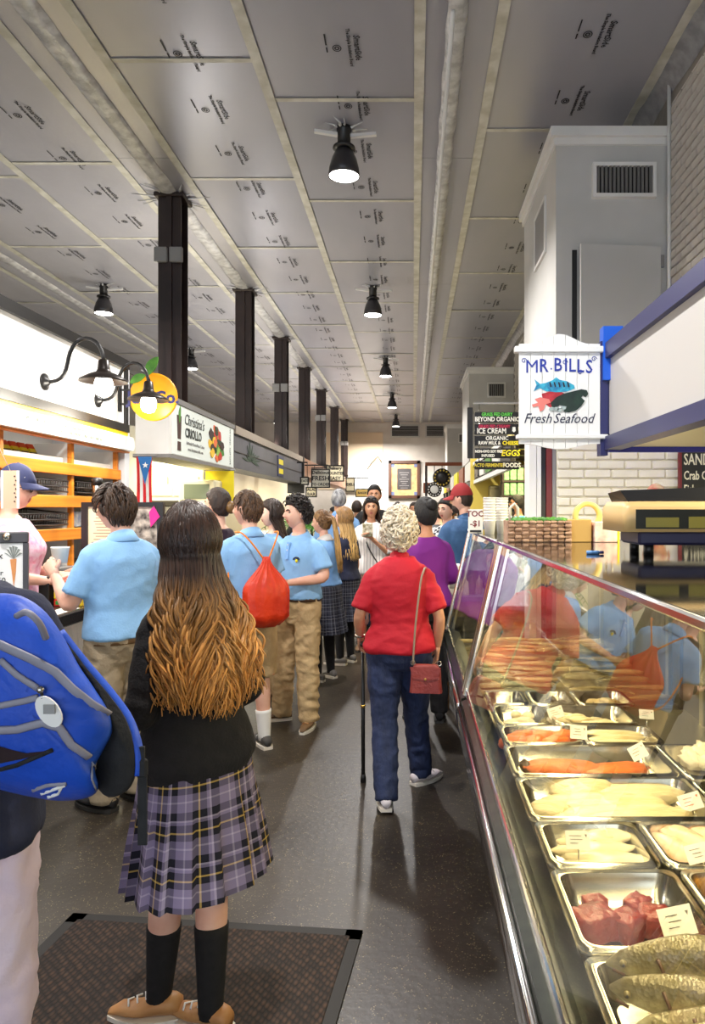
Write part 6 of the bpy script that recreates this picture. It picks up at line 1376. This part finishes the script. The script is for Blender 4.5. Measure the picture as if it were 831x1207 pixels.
# --- girl with brown hair behind the boys
P = person('girl with long dark brown hair and light blue top between the two boys', (-1.19, 6.05, 0), 118, 1.66, 'f', head=(-6, 0), tone='pale')
shirt(P, M_polo2, .97, .7); pants(P, M_khaki); shoes(P, M_brownl, M_drub); hair_cap(P, M_hbrown, .02, .006, 10, .25); hair_strands(P, hair_mat('brown_hair', (46, 30, 22), (66, 42, 28)), 170, 1.26, .13, -.12, .016, .009, (75, 285), .06, seed=8, segs=14)
# --- two girls in dark plaid skirts
hb_ = hair_mat('honey_hair', (110, 76, 42), (206, 160, 92), .35)
P = person('girl with honey ponytail, pale blue blouse and dark plaid skirt', (-.83, 6.6, 0), 58, 1.57, 'f', head=(15, -3), tone='fair', armL=((-.2, -.02, 1.12), (-.12, .18, 1.1)), armR=((.2, .0, 1.1), (.1, .2, 1.05)), wf=1.08)
shirt(P, M_polo2, .985, 1.5, .018, 'blouse'); collar(P, M_whitec); skirt(P, M_plaid2, 1.01, .50, .07); sock(P, M_blackc, .50); shoes(P, mat('grey_sneaker', (120, 116, 112), .7), M_rubber); hair_cap(P, mat('honey_brown_hair', (92, 64, 38), .45, 0, (140, 104, 60), 30, .5, 60), .014, .004, 14, .05)
hair_strands(P, hb_, 90, 1.18, .05, -.10, .012, .008, (90, 270), .08, gather=(0, -.125, .045), seed=3, segs=16); MB().sphere((0, -.128, .045), (.022, .018, .022), 10, 8, M=P.hm).build('hair_tie', mat('orange_tie', (226, 110, 60), .6), P.root)
P = person('girl with long blonde hair and dark plaid skirt beside the grey haired man', (-.70, 7.3, 0), 60, 1.60, 'f', head=(10, 0), tone='fair')
shirt(P, M_navyc, .95, .8, .018, 'navy_top'); skirt(P, M_plaid2, 1.01, .50, .06); sock(P, M_blackc, .50); shoes(P, mat('grey_sneaker', (120, 116, 112), .7), M_rubber); hair_cap(P, mat('blonde_hair', (170, 132, 78), .45, 0, (120, 88, 50), 30, .5, 60), .016, .005, 14, .2); hair_strands(P, hair_mat('blonde_strands', (140, 104, 60), (216, 176, 110), .4), 150, 1.2, .13, -.13, .012, .009, (75, 285), .06, seed=4, segs=14)
# --- grey haired man from behind
P = person('grey haired man in light blue dress shirt seen from behind', (-.90, 8.6, 0), 8, 1.82, 'm', head=(-12, 0), tone='tan', wf=1.1)
shirt(P, mat('sky_dress_shirt', (128, 172, 226), .7, 0, (118, 162, 218), 6), .90, .8, .02); collar(P, mat('sky_dress_shirt', (128, 172, 226), .7)); pants(P, mat('beige_shorts', (196, 184, 150), .8), .52, .02, 'beige_shorts'); shoes(P, M_navyc, M_rubber); sock(P, M_whitec, .2); hair_cap(P, M_hgrey, .014, .006, 18)
# --- woman in striped white blouse facing us
M_str = bpy.data.materials.new('striped_white_blouse'); M_str.use_nodes = True; nt = M_str.node_tree; b = nt.nodes['Principled BSDF']; b.inputs['Roughness'].default_value = .8
tc = nt.nodes.new('ShaderNodeTexCoord'); wv = nt.nodes.new('ShaderNodeTexWave'); wv.inputs['Scale'].default_value = 9; wv.inputs['Distortion'].default_value = .6; rp = nt.nodes.new('ShaderNodeValToRGB'); rp.color_ramp.elements[0].color = lin((180, 172, 178)); rp.color_ramp.elements[1].color = lin((240, 236, 232)); rp.color_ramp.elements[0].position = .02; rp.color_ramp.elements[1].position = .2
nt.links.new(tc.outputs['Object'], wv.inputs['Vector']); nt.links.new(wv.outputs[0], rp.inputs[0]); nt.links.new(rp.outputs[0], b.inputs['Base Color'])
P = person('woman in striped white blouse with sunglasses on her head holding a snack', (-.47, 8.0, 0), 178, 1.715, 'f', head=(4, 2), tone='tan', armL=((-.215, .02, 1.10), (-.02, .19, 1.30)), armR=((.225, -.02, 1.12), (.235, .06, .87)), vox=.0125, wf=1.05, thumbs=((1, 0, .3), (0, 1, 0)), curl=(.6, .4))
shirt(P, M_str, .88, .95, .02, 'striped_blouse'); collar(P, M_whitec); pants(P, mat('pink_capri', (196, 150, 140), .8), .3, .016, 'capri_trousers'); shoes(P, M_brownl, M_drub); hair_cap(P, M_hbrown, .018, .005, 12, .2); hair_strands(P, hair_mat('dark_hair', (40, 26, 20), (60, 38, 26)), 150, 1.30, .125, -.10, .01, .008, (78, 282), .05, seed=9, segs=12); glasses(P, M_black, .092, mat('sunglass_lens', (20, 18, 18), .1))
MB().tube(cr([(.09, -.04, 1.47), (.07, .09, 1.40), (.02, .17, 1.2), (-.13, .16, .95)]), .008, 6).build('bag_strap', M_black, P.root)
o = thing('snack_bag', 'white and yellow snack packet held by the woman in the striped blouse', 'snack bag', tuple(P.root.matrix_basis @ Vector((.02, .235, 1.33)))); MB().box((0, 0, .06), (.11, .03, .15), 0, bevel=.01).build('packet', mat('packet_print', (236, 230, 210), .4, 0, (140, 130, 90), 30), o)
P = person('tall dark haired man in black shirt behind the woman in striped blouse', (-.50, 9.2, 0), 180, 1.90, 'm', tone='tan', head=(0, -2), armR=((.26, 0, 1.12), (.26, .08, .88)))
shirt(P, M_blackc, .92, .7, .02); pants(P, M_denim); shoes(P, M_blackc, M_drub); hair_cap(P, M_hblack, .012, .004, 16)
# --- woman in red with cane
P = person('white haired woman in red top and dark jeans walking away with a cane', (-.075, 3.92, 0), 0, 1.575, 'f', head=(-3, 4), tone='tan', wf=1.08, vox=.0115, lean=.0, armL=((-.245, -.05, 1.125), (-.25, .09, .965)), armR=((.245, -.06, 1.12), (.235, .03, .915)), legL=((-.09, -.03, .49), (-.075, -.20, .10)), legR=((.10, .13, .50), (.135, .21, .085)), toes=(4, -46), thumbs=((.5, 1, .2), (0, 1, 0)), curl=(.75, .5), hd=((.1, .6, -.75), None))
shirt(P, M_redc, .90, .86, .018, 'red_top', .007, (5, 5, 11), .010, 1.475); collar(P, M_redc, 'neckband', .060, k=.4); pants(P, M_denim, .065, .014, 'dark_jeans', .007, (9, 9, 12), 1.02); shoes(P, mat('white_sneaker', (232, 222, 226), .6), M_rubber, .26, laces=M_whitec)
hair_cap(P, mat('cream_white_hair', (226, 214, 190), .6, 0, (190, 174, 146), 24, .6, 40), .022, .012, 9, .12); hair_curls(P, hair_mat('white_curls', (190, 172, 144), (244, 236, 218), .35, .5, .75), 430, .021, .0078, .022, .14)
MB().lathe([(.031, -.008), (.034, -.008), (.034, .008), (.031, .008), (.031, -.008)], 18, caps=False, M=Matrix.Translation(P.arm[0][0].lerp(P.arm[0][1], .93))).build('bracelet', M_steel, P.root)
WR = P.root.matrix_basis.copy()
hx = WR @ P.palm[0]
cn = thing('walking_cane', 'black folding walking cane in the hand of the woman in red', 'cane', (hx.x-.012, hx.y+.10, 0))
MB().tube([(0, 0, .02), (0, -.02, .3), (.002, -.05, hx.z-.03)], [.011, .0115, .012], 10).build('shaft', M_black, cn); MB().lathe([(.017, 0), (.016, .03), (.012, .05)], 12).build('rubber_tip', M_black, cn)
MB().tube(cr([(.002, -.05, hx.z-.05), (.003, -.06, hx.z+.0), (.004, -.085, hx.z+.012), (.005, -.16, hx.z+.008)]), .0125, 10).build('handle', mat('cane_grip', (40, 34, 32), .5), cn); MB().lathe([(.0135, .44), (.0135, .455)], 10, M=T(0, -.03, 0)).build('joint_ring', mat('brass_ring', (190, 150, 70), .3, .8), cn)
ps = thing('shoulder_purse', 'small dusty red leather purse hanging from a thin strap over the red top', 'purse', tuple(WR @ Vector((.16, -.18, .70))), -.12)
M_pl = mat('dusty_red_leather', (150, 62, 56), .45, 0, (134, 50, 46), 10, .2, 60)
rings = [[((.085-.012*(k == 3))*sx_*(1-.05*k), (.032*(1-.5*(k == 3)))*sy_, z) for sx_, sy_ in ((-1, -.6), (-.85, -1), (.85, -1), (1, -.6), (1, .6), (.85, 1), (-.85, 1), (-1, .6))] for k, z in enumerate((-.01, .03, .10, .135))]
MB().loft(rings, smooth=False).build('body', M_pl, ps); MB().loft([[(x*.98, -.034-.003, z) for x, z in ((-.083, .128), (0, .132), (.083, .128))], [(x*.98, -.037, z) for x, z in ((-.07, .07), (0, .055), (.07, .07))]], 0, False, True, False).build('flap', M_pl, ps)
MB().sphere((0, -.04, .066), .008, 8, 6).build('clasp', mat('gold_clasp', (200, 160, 90), .3, .9), ps)
mb = MB(); mb.tube(cr([(-.07, 0, .13), (-.055, .0, .35), (-.03, .02, .57), (-.018, .06, .625), (-.015, .12, .635), (-.01, .2, .6)]), .0055, 6); mb.build('strap', mat('taupe_strap', (150, 130, 112), .5), ps)
for x in (-.07, .07): MB().tube([(x+.012*math.cos(2*PI*k/12), 0, .142+.012*math.sin(2*PI*k/12)) for k in range(13)], .0025, 5).build('ring', M_steel, ps)
# --- right hand crowd
P = person('woman in purple top with black hair tied in a knot', (.10, 5.3, 0), 12, 1.665, 'f', head=(20, 0), tone='olive', armL=((-.2, .0, 1.12), (-.1, .2, 1.15)), armR=((.22, -.02, 1.12), (.15, .2, 1.1)))
shirt(P, M_purple, .92, 1.7, .018, 'purple_top'); pants(P, M_blackc); shoes(P, M_blackc, M_drub); hair_cap(P, M_hblack, .018, .004, 14, .15); MB().sphere((0, -.09, .07), (.05, .045, .05), 14, 10, M=P.hm).build('hair_knot', M_hblack, P.root)
M_chk = bpy.data.materials.new('checked_shirt'); M_chk.use_nodes = True; nt = M_chk.node_tree; tc = nt.nodes.new('ShaderNodeTexCoord'); ck = nt.nodes.new('ShaderNodeTexChecker'); ck.inputs['Scale'].default_value = 28; ck.inputs[1].default_value = lin((30, 34, 50)); ck.inputs[2].default_value = lin((206, 206, 206)); nt.links.new(tc.outputs['Object'], ck.inputs[0]); nt.links.new(ck.outputs[0], nt.nodes['Principled BSDF'].inputs['Base Color'])
P = person('dark haired man in black and white checked shirt', (.35, 7.25, 0), 150, 1.70, 'm', head=(-10, -4), tone='fair', wf=1.06); shirt(P, M_chk, .92, 1.5, .02, 'checked_shirt'); pants(P, M_denim); shoes(P, M_brownl, M_drub); hair_cap(P, M_hblack, .012, .004)
P = person('bearded man in red baseball cap and denim shirt', (.47, 6.5, 0), 30, 1.80, 'm', head=(38, -4), tone='fair', armL=((-.25, .03, 1.13), (-.12, .22, 1.05)), armR=((.255, .0, 1.12), (.16, .2, .98)), wf=1.06)
shirt(P, mat('faded_denim_shirt', (58, 96, 140), .8, 0, (44, 78, 120), 8, .3, 40), .90, .85, .022, 'denim_shirt'); collar(P, mat('faded_denim_shirt', (58, 96, 140), .8)); pants(P, M_denim); shoes(P, M_brownl, M_drub); hair_cap(P, M_hbrown, .006, .003); baseball_cap(P, mat('brick_red_cap', (150, 38, 40), .8), None)
MB().sphere((0, .055, -.075), (.052, .045, .045), 14, 10, M=P.hm).build('beard', M_hbrown, P.root)
P = person('dairy stall worker in bright blue shirt with glasses', (1.53, 10.4, 0), 75, 1.79, 'm', head=(5, 0), tone='olive', armL=((-.25, .05, 1.13), (-.15, .25, 1.05))); shirt(P, mat('aqua_shirt', (70, 170, 216), .7), .9, .7); pants(P, M_denim); shoes(P, M_blackc, M_drub); hair_cap(P, M_hblack, .016, .006); glasses(P, M_black); MB().sphere((0, .06, -.08), (.045, .035, .035), 12, 8, M=P.hm).build('beard', M_hblack, P.root)
P = person('juice stall worker in pink top and navy cap behind the counter', (-2.42, 4.28, 0), -72, 1.84, 'f', head=(-6, -6), tone='fair', wf=1.15, armL=((-.22, .08, 1.14), (-.12, .24, 1.12)), armR=((.23, .05, 1.14), (.1, .24, 1.1)))
shirt(P, mat('pink_print_top', (240, 206, 220), .8, 0, (226, 150, 180), 26), .88, .7, .02, 'pink_top'); pants(P, M_denim); shoes(P, M_whitec, M_rubber); hair_cap(P, M_hgrey, .012, .004, 16, .1); baseball_cap(P, mat('navy_cap', (40, 46, 84), .8)); glasses(P, M_black)
o = thing('clear_notice', 'clear plastic holder with beige dotted sheet hanging beside the juice worker', 'notice', tuple(W(12, 577, 3.75))); MB().box((0, 0, 0), (.075, .004, .20), 0).build('sheet', mat('beige_notice', (226, 190, 160), .5), o); mb = MB()
for x in (-.042, .042): mb.box((x, 0, 0), (.012, .006, .20))
mb.build('edge', M_signw, o); mb = MB()
for k in range(7): mb.sphere((.025+.006*(k % 2), -.004, .07-.022*k), .004, 6, 4)
mb.build('dots', M_ink, o); MB().tube([(0, 0, .10), (-.2, 0, .52)], .002, 4).build('string', M_white, o)
P = person('seafood stall worker in pale cap behind the counter scale', (1.62, 4.75, 0), 160, 1.735, 'm', head=(0, -10), tone='tan'); shirt(P, M_whitec, .9, .7); pants(P, M_blackc); shoes(P, M_blackc, M_drub); hair_cap(P, M_hbrown, .006, .003); baseball_cap(P, mat('cream_cap', (220, 214, 180), .8, 0, (190, 60, 50), 12))
# --- distant crowd, too small to show much
far = [((-.28, 11.6, 0), 20, 1.66, 'f', (60, 34, 40), 'woman in maroon top far along the aisle'), ((.02, 12.6, 0), 170, 1.70, 'm', (34, 38, 60), 'man in navy sweater far along the aisle'), ((.34, 9.6, 0), 60, 1.66, 'f', (90, 90, 96), 'woman in grey cardigan beside the dairy counter'), ((-.95, 12.0, 0), 0, 1.72, 'm', (26, 24, 26), 'man in black jacket under the small stall signs'),
       ((-1.45, 13.2, 0), 90, 1.62, 'f', (206, 200, 190), 'woman in cream blouse near the potted palm'), ((-.35, 16.0, 0), 180, 1.74, 'm', (120, 40, 36), 'man in brick red shirt near the end of the aisle'), ((.4, 15.0, 0), 120, 1.64, 'f', (46, 70, 60), 'woman in dark green top near the goods stands'), ((-1.2, 18.0, 0), 30, 1.70, 'm', (70, 96, 140), 'man in blue shirt by the far stall counter'), ((-1.75, 10.6, 0), 80, 1.64, 'f', (30, 30, 38), 'woman in black top at the food stall counter'), ((.15, 19.5, 0), 180, 1.68, 'm', (150, 140, 120), 'man in tan jacket before the framed panel')]
for k, (loc, rz, h_, sx_, col, lab) in enumerate(far):
    P = person(lab, loc, rz, h_, sx_, vox=.02, tone=('tan', 'olive', 'fair')[k % 3]); shirt(P, mat('far_top_%d' % k, col, .8), .92, 1.4, .02); pants(P, M_denim if k % 2 else M_blackc); shoes(P, M_blackc, M_drub); hair_cap(P, (M_hblack, M_hbrown)[k % 2], .018, .005, 12, .2 if sx_ == 'f' else 0, nu=32, nv=24)
